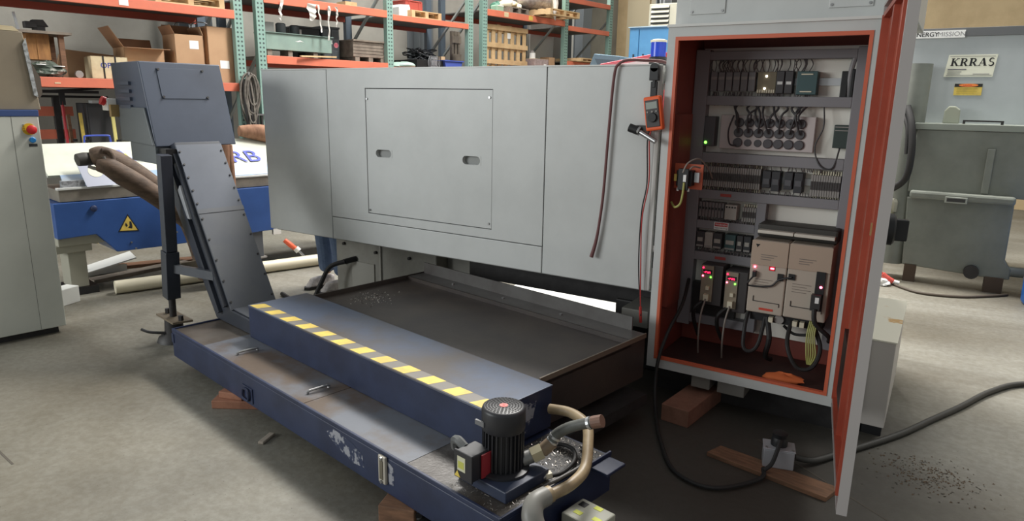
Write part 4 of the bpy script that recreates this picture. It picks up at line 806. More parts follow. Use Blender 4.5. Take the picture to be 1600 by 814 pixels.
for s, w in ((1,11),(-1,15)):
    for k, (dx, ln) in enumerate(((-.026,.072),(-.009,.082),(.009,.078),(.024,.064))):
        i = len(J); J += [(s*.23,-.08+dx*1.0,.765,.011),(s*.235,-.085+dx*1.05,.765-ln*.55,.009),(s*.225,-.09+dx,.765-ln,.008)]; E_ += [(w,i),(i,i+1),(i+1,i+2)]
    i = len(J); J += [(s*.205,-.125,.775,.011),(s*.20,-.145,.745,.009)]; E_ += [(w,i),(i,i+1)]
skin('body', J, E_, SKIN_, pp)
JEAN = mat('blue_denim', (104,122,150), .85, col2=(84,102,130), scale=12, bump=.2, bscale=80)
skin('jeans', [(0,0,.95,.155,.125),(.10,0,.82,.105),(.105,-.01,.47,.085),(.11,.01,.32,.080),(.11,.02,.115,.078),(-.10,0,.82,.105),(-.105,-.01,.47,.085),(-.11,.01,.32,.080),(-.11,.02,.115,.078)], [(0,1),(1,2),(2,3),(3,4),(0,5),(5,6),(6,7),(7,8)], JEAN, pp)
skin('shirt', [(0,0,.95,.155,.12),(0,0,1.12,.15,.115),(0,0,1.28,.175,.12),(0,0,1.40,.10,.08),(.19,0,1.37,.075),(.225,.005,1.18,.06),(-.19,0,1.37,.075),(-.225,.005,1.18,.06)], [(0,1),(1,2),(2,3),(2,4),(4,5),(2,6),(6,7)], mat('dark_shirt', (60,66,78), .85), pp)
build('hair', MB().lump((0,.02,1.665),.085,.10,.07,2,.05), mat('dark_hair', (40,34,30), .7), pp, smooth=60)
build('face_features', MB().lump((0,-.108,1.575),.014,.018,.022,1,.02).lump((.082,.0,1.58),.012,.022,.032,1,.02).lump((-.082,.0,1.58),.012,.022,.032,1,.02), SKIN_, pp, smooth=60)
build('eyes', MB().lump((.03,-.093,1.605),.012,.010,.008,1,.0).lump((-.03,-.093,1.605),.012,.010,.008,1,.0), INK, pp, smooth=60)
build('mouth', MB().lump((0,-.098,1.54),.022,.008,.005,1,.0), mat('lips', (160,96,88), .6), pp, smooth=60)
SHOE = mat('pale_shoe', (214,208,206), .6, col2=(176,170,170), scale=30)
for s in (1,-1):
    sp = [(-.045,.07),(.045,.07),(.05,-.10),(.04,-.19),(0,-.215),(-.035,-.19),(-.045,-.10)]
    sh_ = build('shoe', MB().prism(sp, lambda u,v,t: (s*.11+u*(1-.25*(t>.05)), v*(1-.3*(t>.05)*(v<-.1)), t), .02, .095), SHOE, pp, bevel=.02)
    build('sole', MB().prism(sp, lambda u,v,t: (s*.11+u*1.05, v*1.03, t), 0, .024), BLACK, sh_)
# ------------------------------------------------------------------ pallet racks
def hole_mat():
    m = bpy.data.materials.new('perforated_green_upright'); m.use_nodes = True; nt = m.node_tree; b = nt.nodes['Principled BSDF']; N, L = nt.nodes.new, nt.links.new
    tc = N('ShaderNodeTexCoord'); sp = N('ShaderNodeSeparateXYZ'); L(tc.outputs['Object'], sp.inputs[0])
    def M_(op, a, v=None):
        n = N('ShaderNodeMath'); n.operation = op
        if hasattr(a, 'links'): L(a, n.inputs[0])
        else: n.inputs[0].default_value = a
        if v is not None:
            if hasattr(v, 'links'): L(v, n.inputs[1])
            else: n.inputs[1].default_value = v
        return n.outputs[0]
    z = M_('SUBTRACT', M_('FRACT', M_('MULTIPLY', sp.outputs['Z'], 20.0)), .5)
    x = M_('SUBTRACT', M_('ABSOLUTE', sp.outputs['X']), .022)
    r = M_('ADD', M_('MULTIPLY', M_('MULTIPLY', z, .05), M_('MULTIPLY', z, .05)), M_('MULTIPLY', x, x))
    h = M_('LESS_THAN', r, .012**2)
    mx = N('ShaderNodeMix'); mx.data_type = 'RGBA'; L(h, mx.inputs['Factor']); mx.inputs['A'].default_value = lin((138,170,160)); mx.inputs['B'].default_value = lin((70,84,82))
    L(mx.outputs['Result'], b.inputs['Base Color']); b.inputs['Roughness'].default_value = .5; return m
UPR = hole_mat(); REARU = mat('rear_upright_blue_grey', (84,96,108), .55); DECK = mat('deck_grey', (110,108,104), .8)
upm = MB().box(-.052,.052,-.003,.003,0,4.6).box(-.052,-.046,.003,.075,0,4.6).box(.046,.052,.003,.075,0,4.6)
up0 = [None]
def upright(rk, t, mset=True):
    if up0[0] is None: up0[0] = o = build('upright', upm, UPR, rk, loc=(t,0,0))
    else: o = copy(up0[0], rk, (t,0,0))
    build('rear_upright', MB().box(t-.05,t+.05,.98,1.05,0,4.6), REARU, rk)
    for z in (.3,1.3,2.3,3.3): build('frame_brace', MB().bar((t,.06,z+.85),(t,1.0,z),.035,.03), mat('galv_brace', (150,156,156), .5), rk)
    return o
def beam(rk, t0, t1, z, h=.095, d=-.01):
    build('beam', MB().box(t0+.05,t1-.05,d,d+.05,z-h,z), RACKO, rk, bevel=.003)
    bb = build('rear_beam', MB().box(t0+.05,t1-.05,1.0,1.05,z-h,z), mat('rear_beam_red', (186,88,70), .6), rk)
    build('shelf_deck', MB().box(t0+.05,t1-.05,.04,1.0,z-.02,z-.004), DECK, rk)
ra = empty('pallet_rack', R2W(0,0), YR, 'pallet rack bay holding cardboard cartons above the blue shear', 'rack')
upright(ra,3.98); upright(ra,1.15); beam(ra,1.15,3.98,1.752); beam(ra,1.15,3.98,2.565)
for z in (1.46,1.22): build('rear_beam', MB().box(1.2,2.35,.62,.66,z-.10,z), RACKO, ra)
build('load_tag', MB().box(2.71,2.80,-.013,-.0105,2.49,2.56), PAPER, ra); build('hook_mark', MB().box(2.05,2.10,-.013,-.0105,1.69,1.702), CARDL, ra)
rb_ = empty('pallet_rack', R2W(0,0), YR, 'pallet rack bays holding the sage green tank and black locker', 'rack')
for t in (4.25,6.16,7.71): upright(rb_,t)
beam(rb_,4.25,6.16,2.09); beam(rb_,4.25,6.16,2.785); beam(rb_,6.16,7.71,2.745,.075); beam(rb_,6.16,7.71,2.04)
rc = empty('pallet_rack', R2W(0,0), YR, 'furthest pallet rack bays holding the slatted pallet and wrapped loads', 'rack')
for t in (8.02,10.08,11.45): upright(rc,t)
beam(rc,8.02,10.08,3.01); beam(rc,8.02,10.08,2.12); beam(rc,10.08,11.45,2.94,.08); beam(rc,10.08,11.45,3.42,.08); beam(rc,10.08,11.45,2.33)
for t, c in ((8.45,CARDL),(9.05,YEL)): build('load_tag', MB().box(t,t+.10,-.013,-.0105,2.93,3.0), c, rc)
# ---- goods. helper: thing in rack frame
def rt_(name, t, d_, z, label, cat, rz=0, group=None): return empty(name, R2W(t,d_,z), YR+rz, label, cat, group)
def pallet(name, t, d_, z, label, lx=.55, ly=.7, h=.10, m=WOOD, rz=0, group=None):
    p = rt_(name, t, d_, z, label, 'pallet', rz, group)
    for x in (-lx/2, -.03, lx/2-.06): build('stringer', MB().box(x,x+.06,-ly/2,ly/2,.012,h-.014), m, p)
    for k in range(5): y = -ly/2+k*(ly-.1)/4; build('deck_board', MB().box(-lx/2,lx/2,y,y+.1,h-.014,h), m, p)
    for k in range(3): y = -ly/2+k*(ly-.1)/2; build('bottom_board', MB().box(-lx/2,lx/2,y,y+.1,0,.012), m, p)
    return p
def carton(name, t, d_, z, lx, ly, h, label, m=CARD, rz=0, flaps=None, lab=None, cat='box'):
    p = rt_(name, t, d_, z, label, cat, rz); w_ = .006
    body = MB().box(-lx/2,lx/2,-ly/2,ly/2,0,.006).box(-lx/2,lx/2,-ly/2,-ly/2+w_,0,h).box(-lx/2,lx/2,ly/2-w_,ly/2,0,h).box(-lx/2,-lx/2+w_,-ly/2,ly/2,0,h).box(lx/2-w_,lx/2,-ly/2,ly/2,0,h)
    if flaps is None: body.box(-lx/2,lx/2,-ly/2,ly/2,h-w_,h)
    build('carton_body', body, m, p)
    for side, ang, ln in (flaps or []):
        c, s = math.cos(ang)*ln, math.sin(ang)*ln
        if side == 'f': q = [(-lx/2,-ly/2,h),(lx/2,-ly/2,h),(lx/2,-ly/2-c,h+s),(-lx/2,-ly/2-c,h+s)]
        if side == 'b': q = [(-lx/2,ly/2,h),(lx/2,ly/2,h),(lx/2,ly/2+c,h+s),(-lx/2,ly/2+c,h+s)]
        if side == 'l': q = [(-lx/2,-ly/2,h),(-lx/2,ly/2,h),(-lx/2-c,ly/2,h+s),(-lx/2-c,-ly/2,h+s)]
        if side == 'r': q = [(lx/2,-ly/2,h),(lx/2,ly/2,h),(lx/2+c,ly/2,h+s),(lx/2+c,-ly/2,h+s)]
        n_ = (Vector(q[1])-Vector(q[0])).cross(Vector(q[3])-Vector(q[0])).normalized()*.004
        build('flap', MB().add(q+[tuple(Vector(a)+n_) for a in q],[(0,1,2,3),(7,6,5,4),(0,1,5,4),(1,2,6,5),(2,3,7,6),(3,0,4,7)]), CARDD if side in 'lb' else m, p)
    if lab: build('label', MB().box(lab[0],lab[1],-ly/2-.002,-ly/2,lab[2],lab[3]), PAPER, p)
    return p
# left bay goods (shelf z 1.752)
ws = rt_('workshop_stand', 2.02, .35, 1.75, 'worn timber stand with a flat top and odds and ends on the rack', 'stand')
build('top_board', MB().box(-.36,.27,-.22,.25,.415,.44), WOODG, ws); build('panel', MB().box(-.10,.09,-.12,.2,.17,.415).box(-.02,-.012,-.125,-.12,.17,.415), mat('golden_plywood', (178,128,76), .7, col2=(150,104,62), scale=5, stretch=(4,4,1)), ws)
build('leg', MB().box(.16,.205,-.18,-.13,0,.415), WOODB, ws); build('leg', MB().box(-.28,-.24,.15,.2,0,.415), WOODB, ws); build('leg', MB().box(.16,.205,.15,.2,0,.415), WOODB, ws); build('leg', MB().box(-.28,-.24,-.18,-.13,0,.415), WOODB, ws)
sc = tag(build('scrap_heap', MB().lump((0,0,.07),.17,.10,.07,3,.25), mat('mottled_scrap', (70,80,70), .7, col2=(160,158,150), scale=14, lo=.55,hi=.6), loc=R2W(2.02,.08,1.752), rz=YR), 'small heap of mottled green and grey scrap below the timber stand', 'scrap')
for k, (dx, dz, r_) in enumerate(((-.06,.11,.05),(.09,.10,.055))):
    build('white_lid', MB().lathe([(r_,0),(r_,.008)], (dx,-.05,dz), 16), PAPER, sc)
tag(build('steel_ring', MB().lathe([(.018,-.02),(.036,-.02),(.036,.02),(.018,.02)], (0,0,.036), 18, 'y'), TERM, loc=R2W(2.29,.06,1.752), rz=YR, smooth=40), 'grey steel ring standing on the orange rack beam', 'ring')
vz = tag(build('bench_vise', MB().box(-.05,.05,-.04,.04,0,.05).box(-.12,-.02,-.05,.05,.03,.09).prism([(-.10,.05),(.08,.05),(.04,.115),(-.05,.11)], lambda u,v,t: (u,t,v), -.04, .04), DARK, loc=R2W(2.05,.30,2.19), rz=YR, bevel=.004), 'dark bench vise lying on the worn timber stand', 'vise')
tag(build('steel_bar', MB().bar((0,0,0),(-.02,.02,.17),.022,.022), ALU, loc=R2W(1.88,.30,2.19), rz=YR), 'short bright steel bar standing upright on the timber stand', 'bar')
cs_ = carton('strapped_carton', 2.60, .22, 1.752, .34, .34, .225, 'pale cream carton with two black straps on the orange rack', CARDL, -.12)
for x in (-.055,.055): build('strap', MB().box(x-.007,x+.007,-.173,.173,-.001,.228), BLACK, cs_)
text('lettering', 'OP', BLUEINK, cs_, (-.085,-.171,.11), (1,0,0), (0,0,1), .075, .008)
fb = rt_('flattened_cartons', 2.55, .72, 1.752, 'stack of flattened brown cartons behind the strapped carton', 'cardboard')
for k in range(4): build('sheet', MB().prism([(-.30+.02*k,.0),(.32,.0),(.30,.27-.02*k),(-.22,.31-.03*k)], lambda u,v,t: (u,t+.05*k,v), 0,.012), CARDD if k % 2 else CARD, fb)
carton('open_carton', 2.98, .35, 1.82, .40, .40, .27, 'open brown carton with its flaps up behind the conveyor head', CARD, -.06, [('l',1.0,.24),('f',-.06,.12),('r',.0,.07),('b',1.2,.12)])
bb_ = tag(build('flat_carton', MB().box(-.62,.36,-.28,.35,0,.066), CARDL, loc=R2W(3.22,.32,1.7525), rz=YR), 'flat cream carton lying under the two labelled brown cartons', 'box')
carton('labelled_carton', 3.44, .28, 1.82, .31, .38, .44, 'tall brown carton with open peaked flaps and white label', CARD, -.05, [('l',1.15,.10),('b',1.5,.12),('r',1.9,.10)], (.0,.10,.29,.38))
carton('tall_carton', 3.78, .30, 1.7525, .30, .42, .62, 'tallest brown carton with a low white label next to the green upright', CARD, .03, None, (-.02,.09,.16,.25))
bkt = None
for k, (t, h_) in enumerate(((3.62,.62),(3.83,.64))):
    q = rt_('wrapped_bucket', t, .72, 1.752, ('dark wrapped bucket behind the tall carton','clear wrapped bucket beside the green upright')[k], 'bucket'); build('pail', MB().lathe([(.09,0),(.11,h_*.9),(.115,h_)], n=18), (DARK, ALU)[k], q, smooth=40); build('handle', MB().tube([(-.11,0,h_-.02),(-.08,-.05,h_+.06),(.08,-.05,h_+.06),(.11,0,h_-.02)],.006), STEEL, q)
pallet('pallet', 3.45, .4, 2.566, 'wooden pallet on the top beam above the brown cartons', .75, .8, .10)
# tools leaning against the rear wall below the left bay
tool = rt_('floor_squeegee', 2.20, .35, 0, 'red-handled floor squeegee standing upside down under the left rack', 'squeegee')
build('handle', MB().cyl((0,0,0),(-.01,.02,1.60),.014), mat('red_handle', (168,44,52), .5), tool); build('head', MB().box(-.34,.34,0,.03,1.60,1.63), BLACK, tool); build('neck', MB().box(-.03,.02,.005,.03,1.48,1.62), BLACK, tool)
for nm, t, d_, h_, col_, lab, cat in (('broom_handle',2.36,.30,1.40,YEL,'yellow broom handle leaning under the left rack','handle'),('spirit_level',2.62,.15,1.52,mat('pale_yellow_level', (220,208,130), .5),'long pale yellow spirit level leaning under the left rack','level'),('timber_post',2.28,.42,1.38,WOODB,'thin brown timber post leaning under the left rack','post')):
    q = rt_(nm, t, d_, 0, lab, cat); build('shaft', MB().bar((0,0,0),(-.02,.06,h_),.03,.022), col_, q); build('end_band', MB().box(-.02,.02,-.016,.016,1.10,1.125), BLACK, q)
q = rt_('tool_locker', 2.52, .45, 0, 'dark steel tool locker standing under the left rack', 'locker'); bx('body', mat('charcoal_steel', (52,52,54), .6), q, -.13, .13, -.15, .2, 0, 1.50, .004); bx('door', mat('charcoal_door', (60,60,62), .5), q, -.12, .12, -.156, -.15, .05, 1.46); bx('paper', PAPER, q, -.06, .06, -.12, .0, 1.50, 1.53)
q = rt_('dark_rods', 2.2, .60, 1.552, 'two long dark rods crossing on brackets under the left rack', 'rods'); build('rod', MB().cyl((-.5,.01,.012),(.5,.01,.012),.012), DARK, q); build('rod', MB().cyl((-.5,.03,.03),(.5,.03,.11),.012), DARK, q); build('bracket', MB().box(-.03,.03,.0,.06,-1.552,.0), DARK, q)
# hanging coils on the upright
hc = rt_('rope_coil', 3.99, -.08, 0, 'grey coiled ropes and cables hanging from the green rack upright', 'rope')
ROPE = mat('grey_rope', (128,122,114), .85, col2=(96,90,84), scale=20)
rnd = random.Random(8)
for k in range(9):
    a = rnd.uniform(.05,.11); b_ = rnd.uniform(.16,.28); c = 1.86-b_+rnd.uniform(-.02,.01); dx = rnd.uniform(-.02,.05); y = rnd.uniform(-.05,.03)
    build('coil', MB().tube([(dx+a*math.sin(t_)*(1+.2*math.sin(k)),y-.01*math.cos(t_),c+b_*math.cos(t_)) for t_ in [2*PI*j/12 for j in range(13)]],.011,6,3), ROPE, hc, smooth=60)
for k in range(4): build('strand', MB().tube([(-.06+.03*k,-.02,1.80),(-.05+.035*k,-.03,1.5),(-.03+.03*k,-.02,1.2),(-.02+.04*k,0,.75)],.014,6,3), ROPE if k % 2 else DARK, hc, smooth=60)
build('hook', MB().tube([(0,.07,1.84),(0,-.02,1.86),(0,-.06,1.84),(0,-.06,1.88)],.010), STEEL, hc)
q = rt_('hanging_tools', 4.12, -.02, 0, 'dark tools with a red grip hanging beside the coiled rope', 'tools'); build('shaft', MB().bar((0,0,.9),(0,0,1.45),.03,.03).bar((.06,0,.9),(.06,0,1.40),.025,.025), DARK, q); build('grip', MB().cyl((.0,-.03,1.12),(.0,-.03,1.25),.02), RED, q); build('hanger', MB().box(-.05,.12,-.02,.08,1.38,1.40), STEEL, q)
# bay 2 goods (shelf 2.09)
sk = rt_('steel_tank', 4.80, .32, 2.09, 'sage green steel tank on a skid with two motors, on the rack', 'tank')
bx('skid_runner', WOODG, sk, -.42, -.36, -.2, .0, 0, .08); bx('skid_runner', WOODG, sk, -.14, -.08, -.2, .0, 0, .08); bx('skid_runner', WOODG, sk, .22, .28, -.2, .0, 0, .08)
bx('body', SAGE, sk, -.44, .48, -.22, .02, .08, .275, .004); bx('rim', mat('sage_rim', (112,132,126), .5), sk, -.46, .50, -.24, .04, .275, .285)
build('motor', MB().lathe([(.05,.0),(.062,.02),(.062,.11),(.045,.125)], (-.17,-.10,.285), 18), mat('dark_motor', (60,64,66), .5), sk, smooth=40); build('motor', MB().lathe([(.05,.0),(.062,.02),(.062,.10),(.045,.115)], (.02,-.10,.285), 18), MATS['dark_motor'], sk, smooth=40)
bx('bracket_plate', mat('grey_plate2', (138,140,136), .6), sk, -.40, -.26, -.1, -.08, .285, .41); bx('valve', TERM, sk, .10, .15, -.05, .02, .285, .36)
build('maker_mark', MB().prism([(-.05,.195),(-.01,.20),(.02,.212),(.05,.20),(.08,.192),(.03,.198),(-.01,.19)], lambda u,v,t: (u,t,v), -.2215, -.22), PAPER, sk)
lk = rt_('storage_locker', 5.44, .52, 2.09, 'dark grey plastic storage locker with a pink round sticker on the rack', 'locker')
LK = mat('charcoal_plastic', (78,84,88), .5)
bx('body', LK, lk, -.12, .14, -.15, .35, .01, .42, .006); bx('lid', LK, lk, -.13, .15, -.16, .36, .42, .445, .006)
for x0, x1 in ((-.112,.004),(.012,.132)):
    dd = bx('door', mat('charcoal_door2', (88,94,98), .5), lk, x0, x1, -.162, -.15, .03, .41, .004)
    for z0, z1 in ((.05,.13),(.15,.27),(.29,.39)): bx('door_panel', LK, dd, x0+.02, x1-.02, -.166, -.162, z0, z1, .003)
build('sticker', MB().lathe([(.034,-.167),(.034,-.168)], (.075,0,.21), 20, 'y'), mat('pink_sticker', (238,150,160), .5), lk); build('sticker_mark', MB().box(.055,.066,-.1695,-.168,.19,.23).box(.084,.095,-.1695,-.168,.19,.23), mat('magenta_mark', (206,60,90), .5), lk)
build('latch', MB().box(-.004,.016,-.172,-.162,.22,.27), PAPER, lk)
q = rt_('black_crate', 5.13, .60, 2.09, 'black open crate behind the sage green tank on the rack', 'crate'); bx('body', BLACK, q, -.17, .17, -.2, .2, 0, .40, .006); bx('rim', MATS['dark_motor'], q, -.18, .18, -.21, .21, .40, .42)
tc_ = rt_('timber_crate', 5.87, .26, 2.09, 'low weathered timber crate on two blocks on the rack', 'crate')
for k in range(5): build('slat', MB().box(-.27,.25,-.18+.003*(k%2),-.16,.065+k*.042,.101+k*.042), WOODG, tc_)
build('crate_body', MB().box(-.26,.24,-.16,.3,.06,.262), WOODG, tc_); build('lid_board', MB().box(-.275,.245,-.2,.32,.265,.285), WOODG, tc_)
for x in (-.24,-.02,.18): build('block', MB().box(x,x+.07,-.18,.3,0,.06), WOODG, tc_)
# torn plastic hanging from the upper beam
rnd = random.Random(21)
for k, (t, ln, wd, lab) in enumerate(((4.52,.24,.05,'narrow torn plastic strip hanging nearest the green upright'),(4.93,.20,.14,'wide ragged plastic sheet hanging from the upper rack beam'),(5.02,.33,.035,'thin plastic strip hanging beside the ragged sheet'),(5.18,.42,.035,'longest torn plastic strip hanging above the storage locker'),(5.28,.25,.03,'short kinked plastic strip hanging above the storage locker'))):
    q = MB(); n = 7
    for j in range(n+1):
        z = -ln*j/n; ww = wd*(1-.6*j/n)*(1+.25*rnd.uniform(-1,1)); ox = rnd.uniform(-.012,.012)+.03*j/n*((k%3)-1)
        q.add([(ox-ww/2,rnd.uniform(-.012,.012),z),(ox+ww/2,rnd.uniform(-.012,.012),z)],[])
    q.f = [(2*j,2*j+1,2*j+3,2*j+2) for j in range(n)]
    o = tag(build('plastic_strip', q, mat('torn_plastic', (206,202,196), .35), loc=R2W(t,-.035,2.74), rz=YR), lab, 'plastic', 'torn plastic on the rack beam')
    sm = o.modifiers.new('thick','SOLIDIFY'); sm.thickness = .002
tag(build('yellow_offcut', MB().box(-.09,.09,-.10,.10,0,.05), WOOD, loc=R2W(5.55,.12,2.786), rz=YR), 'short yellow timber offcut on the upper rack beam', 'timber')
tag(build('loose_stick', MB().bar((-.28,0,.01),(.28,0,.03),.03,.018), WOOD, loc=R2W(5.0,-.025,2.092), rz=YR+.12), 'pale stick lying askew along the orange beam under the green tank', 'stick')
# bay 3 goods
pallet('pallet', 6.85, .32, 2.746, 'small pale pallet carrying a red crate on the rack', .56, .6, .10)
q = rt_('red_crate', 6.82, .42, 2.846, 'dull red steel crate on the small pale pallet', 'crate'); bx('body', mat('dull_brick_red', (168,74,66), .6), q, -.16, .16, -.15, .15, 0, .15, .008); bx('lid', MATS['dull_brick_red'], q, -.17, .14, -.16, .16, .15, .165, .004)
for x in (-.1,.08): build('rib', MB().box(x,x+.015,-.156,-.15,0,.15), MATS['dull_brick_red'], q)
q = rt_('white_carton', 6.52, .22, 2.746, 'white box on the rack beside the red crate', 'box'); bx('body', PAPER, q, -.10, .10, -.1, .12, 0, .13, .004); build('lid', MB().prism([(-.10,.13),(.10,.13),(.08,.175),(-.08,.165)], lambda u,v,t: (u,t,v), -.1, .12), PAPER, q)
q = rt_('cable_bin', 7.02, .40, 2.042, 'black bin heaped with tangled black cables on the rack', 'bin'); bx('bin', BLACK, q, -.26, .26, -.25, .3, 0, .14, .006)
cm_ = MB(); rnd = random.Random(5)
for k in range(26):
    a = rnd.uniform(.08,.2); h_ = rnd.uniform(.14,.30); x = rnd.uniform(-.1,.1); ph = rnd.uniform(0,6)
    cm_.tube([(x+a*math.cos(ph+t_),rnd.uniform(-.2,.1),h_-.03+(.03)*math.sin(2*t_)+.02*math.sin(ph)) for t_ in [2*PI*j/7 for j in range(8)]],.009,5,3)
build('cables', cm_, mat('tangle_black', (52,54,58), .5), q, kind='stuff')
cl_ = MB()
for k in range(6): x = -.02+.03*k; cl_.tube([(x,-.26,.2),(x-.05,-.28,.10),(x-.02,-.28,.03),(x+.03,-.28,.08),(x+.02,-.27,.19)],.005,5,4)
build('grey_loops', cl_, mat('silver_wire', (150,152,156), .4), q)
for k, (x, z) in enumerate(((.30,.14),(.33,.02))): build('yellow_offcut', MB().box(x-.04,x+.04,-.2,-.12,z,z+.07), WOOD, q)
q = rt_('blue_tub', 7.45, .25, 2.042, 'blue plastic tub on the rack beside the tangled cables', 'tub'); build('tub', MB().prism([(-.15,0),(.15,0),(.19,.15),(-.19,.15)], lambda u,v,t: (u,t,v), -.15, .2), mat('blue_tub', (74,96,180), .45), q, bevel=.01); bx('rim', MATS['blue_tub'], q, -.20, .20, -.17, .22, .14, .155)
q = rt_('pale_tarp', 6.50, .2, 2.042, 'pale green tarp bundle on the rack behind the lathe top', 'tarp'); build('bundle', MB().lump((0,0,.03),.24,.2,.055,4,.15), mat('pale_green_tarp', (180,206,196), .7), q, smooth=60)
q = rt_('grey_pallet', 7.865, .5, 2.0, 'grey weathered pallet standing on end between the two racks', 'pallet')
for x in (-.09,-.02,.05): build('stringer', MB().box(x,x+.04,0,.05,-2.0,.68), WOODG, q)
for k in range(6): build('board', MB().box(-.095,.10,-.02,.0,-.9+k*.28,-.79+k*.28), WOODG, q)
# bay 4 goods
sp = rt_('slatted_pallet', 8.71, .18, 2.12, 'pale new slatted pallet standing on edge on the rack', 'pallet')
for k in range(7): x = -.50+k*.152; build('slat', MB().box(x,x+.085,.0,.02,.0,.66), WOOD, sp)
for z in (.615,.34,.08): build('rail', MB().box(-.51,.51,-.03,0,z,z+.075), WOOD, sp)
for k in range(3): build('runner', MB().box(-.50,.50,.02,.11,.02+k*.28,.06+k*.28), WOOD, sp)
build('label', MB().box(.02,.10,-.004,-.002,.50,.59), PAPER, sp)
for k in range(2): build('top_end', MB().box(-.2+k*.27,-.12+k*.27,.02,.13,.66,.71), WOOD, sp)
pallet('pallet', 8.83, .30, 3.011, 'pallet with loose pale sacks on the high rack beam', .46, .6, .09, WOODG)
q = rt_('sack_pile', 8.83, .30, 3.101, 'loose heap of cream and blue sacks on the high pallet', 'sacks')
for k, (x, z, r_, m_) in enumerate(((-.13,.05,.11,PVC),(.02,.07,.12,CARDL),(.15,.05,.1,PVC),(0,.17,.1,CARDL),(-.2,.02,.05,GREENP))): build('sack', MB().lump((x,-.1+.04*k,z),r_,.13,.075,k,.2), m_, q, smooth=60)
q = rt_('blue_sack', 9.125, .25, 3.011, 'small blue sack between the two loads on the high beam', 'sack'); build('sack', MB().lump((0,0,.06),.055,.14,.065,6,.1), mat('faded_blue_sack', (110,136,150), .7), q, smooth=60); build('tie', MB().lump((.0,0,.13),.03,.03,.025,2,.1), PAPER, q)
q = rt_('green_packet', 8.48, .18, 3.011, 'small pale green packet beside the sack pallet on the high beam', 'packet'); bx('packet', mat('pale_green_pack', (150,184,160), .6), q, -.08, .08, -.08, .08, 0, .11, .02); bx('seal', PAPER, q, -.07, .07, -.082, -.08, .09, .105)
pallet('pallet', 9.60, .05, 3.02, 'overhanging pallet under the plastic-wrapped load on the high beam', .80, .8, .10, WOOD)
q = rt_('wrapped_load', 9.54, .15, 3.12, 'lumpy load in torn clear plastic with a cream drum on the high beam', 'load')
build('bundle', MB().lump((-.12,0,.13),.36,.28,.15,7,.16), mat('dusty_wrap', (170,162,154), .3, col2=(130,118,112), scale=18), q, smooth=60); build('drum', MB().lathe([(.16,0),(.17,.2),(.13,.3),(.05,.33)], (.27,.05,0), 18), mat('cream_drum', (214,196,156), .6), q, smooth=40)
q2 = MB().tube([(.02,-.28,.30),(.0,-.33,.1),(-.03,-.34,-.06),(-.01,-.34,-.16)],[.05,.05,.03,.008],6); build('torn_end', q2, MATS['torn_plastic'], q, smooth=60)
q = rt_('speckled_carton', 9.48, .2, 2.12, 'greyish carton on the rack next to the slatted pallet', 'box'); bx('body', mat('pinkish_carton', (176,158,156), .8, col2=(150,132,130), scale=20), q, -.19, .19, -.15, .2, 0, .21, .004); bx('label', PAPER, q, .06, .13, -.152, -.15, .05, .13); bx('tape', CARDL, q, -.19, .19, -.151, .201, .208, .2115)
q = rt_('white_can', 9.40, .2, 2.332, 'small white can standing on the greyish carton', 'can'); build('can', MB().lathe([(.055,0),(.055,.10)]), PAPER, q, smooth=40); build('lid', MB().lathe([(.04,.10),(.04,.125),(.02,.14)]), TERM, q, smooth=40)
carton('small_carton', 9.82, .2, 2.12, .17, .2, .26, 'small upright brown carton next to the greyish carton', CARD)
q = rt_('plank_stack', 10.02, .45, 2.12, 'low stack of grey planks beside the small upright carton', 'planks')
for k in range(3): build('plank', MB().box(-.10,.9-.1*k,-.2,.2,.05*k,.05*k+.04), WOODG, q)
pl5 = pallet('pallet', 10.66, .1, 2.331, 'thin weathered pallet on the lowest visible beam of the far bay', .75, .6, .06, WOOD)
q = rt_('pale_door_panels', 11.0, 1.18, 0, 'pale steel sheets standing behind the far rack bay', 'sheets')
for k, (x0, x1, m_) in enumerate(((-.55,.15,ALU),(.2,.5,mat('grey_sheet', (150,150,148), .4)),(.55,.9,WHITE))): build('sheet', MB().box(x0,x1,.03*k,.03*k+.02,0,3.6-.1*k), m_, q)
# ------------------------------------------------------------------ hanging heater, blue cabinet, red cover behind the lathe
uh = empty('unit_heater', (-3.72, 10.0, 2.66), 0, 'pale hanging unit heater with louvred front above the blue cabinet', 'heater')
UH = mat('putty_heater', (190,186,168), .5)
bx('casing', UH, uh, -.25, .42, 0, .5, 0, .36, .01)
for k in range(5): build('louvre', MB().prism([(0,0),(-.03,-.035),(-.03,-.028),(0,.008)], lambda u,v,t: (t,u,v+.07+k*.065), -.21, .06), UH, uh)
bx('opening', mat('heater_dark', (84,84,82), .7), uh, -.215, .065, -.002, 0, .03, .33)
build('hanger', MB().cyl((.25,.25,.36),(.25,.25,3.6),.008), DARK, uh)
bc_ = empty('blue_cabinet', (-2.95, 8.2, 0), 0, 'tall light blue steel cabinet with two doors behind the lathe', 'cabinet')
BLC = mat('sky_blue_paint', (78,146,196), .45, col2=(70,136,186), scale=3)
bx('body', BLC, bc_, -.54, .62, .0, .6, .05, 2.50, .006); bx('plinth', DARK, bc_, -.5, .58, .05, .55, 0, .05); bx('top_lip', mat('pale_blue_lip', (170,196,212), .4), bc_, -.55, .64, -.02, .62, 2.50, 2.512)
for x0, x1 in ((-.53,-.415),(-.405,.60)):
    d_ = bx('door', BLC, bc_, x0, x1, -.012, 0, .08, 2.48, .003)
    build('handle', MB().box(x0+.055,x0+.068,-.03,-.012,2.13,2.19), DARK, d_)
rd = empty('red_cover', (-2.35, 5.6, 0), 0, 'red and white machine cover showing just above the lathe top', 'cover')
RC = mat('glossy_red', (214,58,76), .35)
build('hood', MB().prism([(-.30,1.93),(.28,2.02),(.28,1.4),(-.30,1.4)], lambda u,v,t: (u,t,v), 0, .9), RC, rd, bevel=.01)
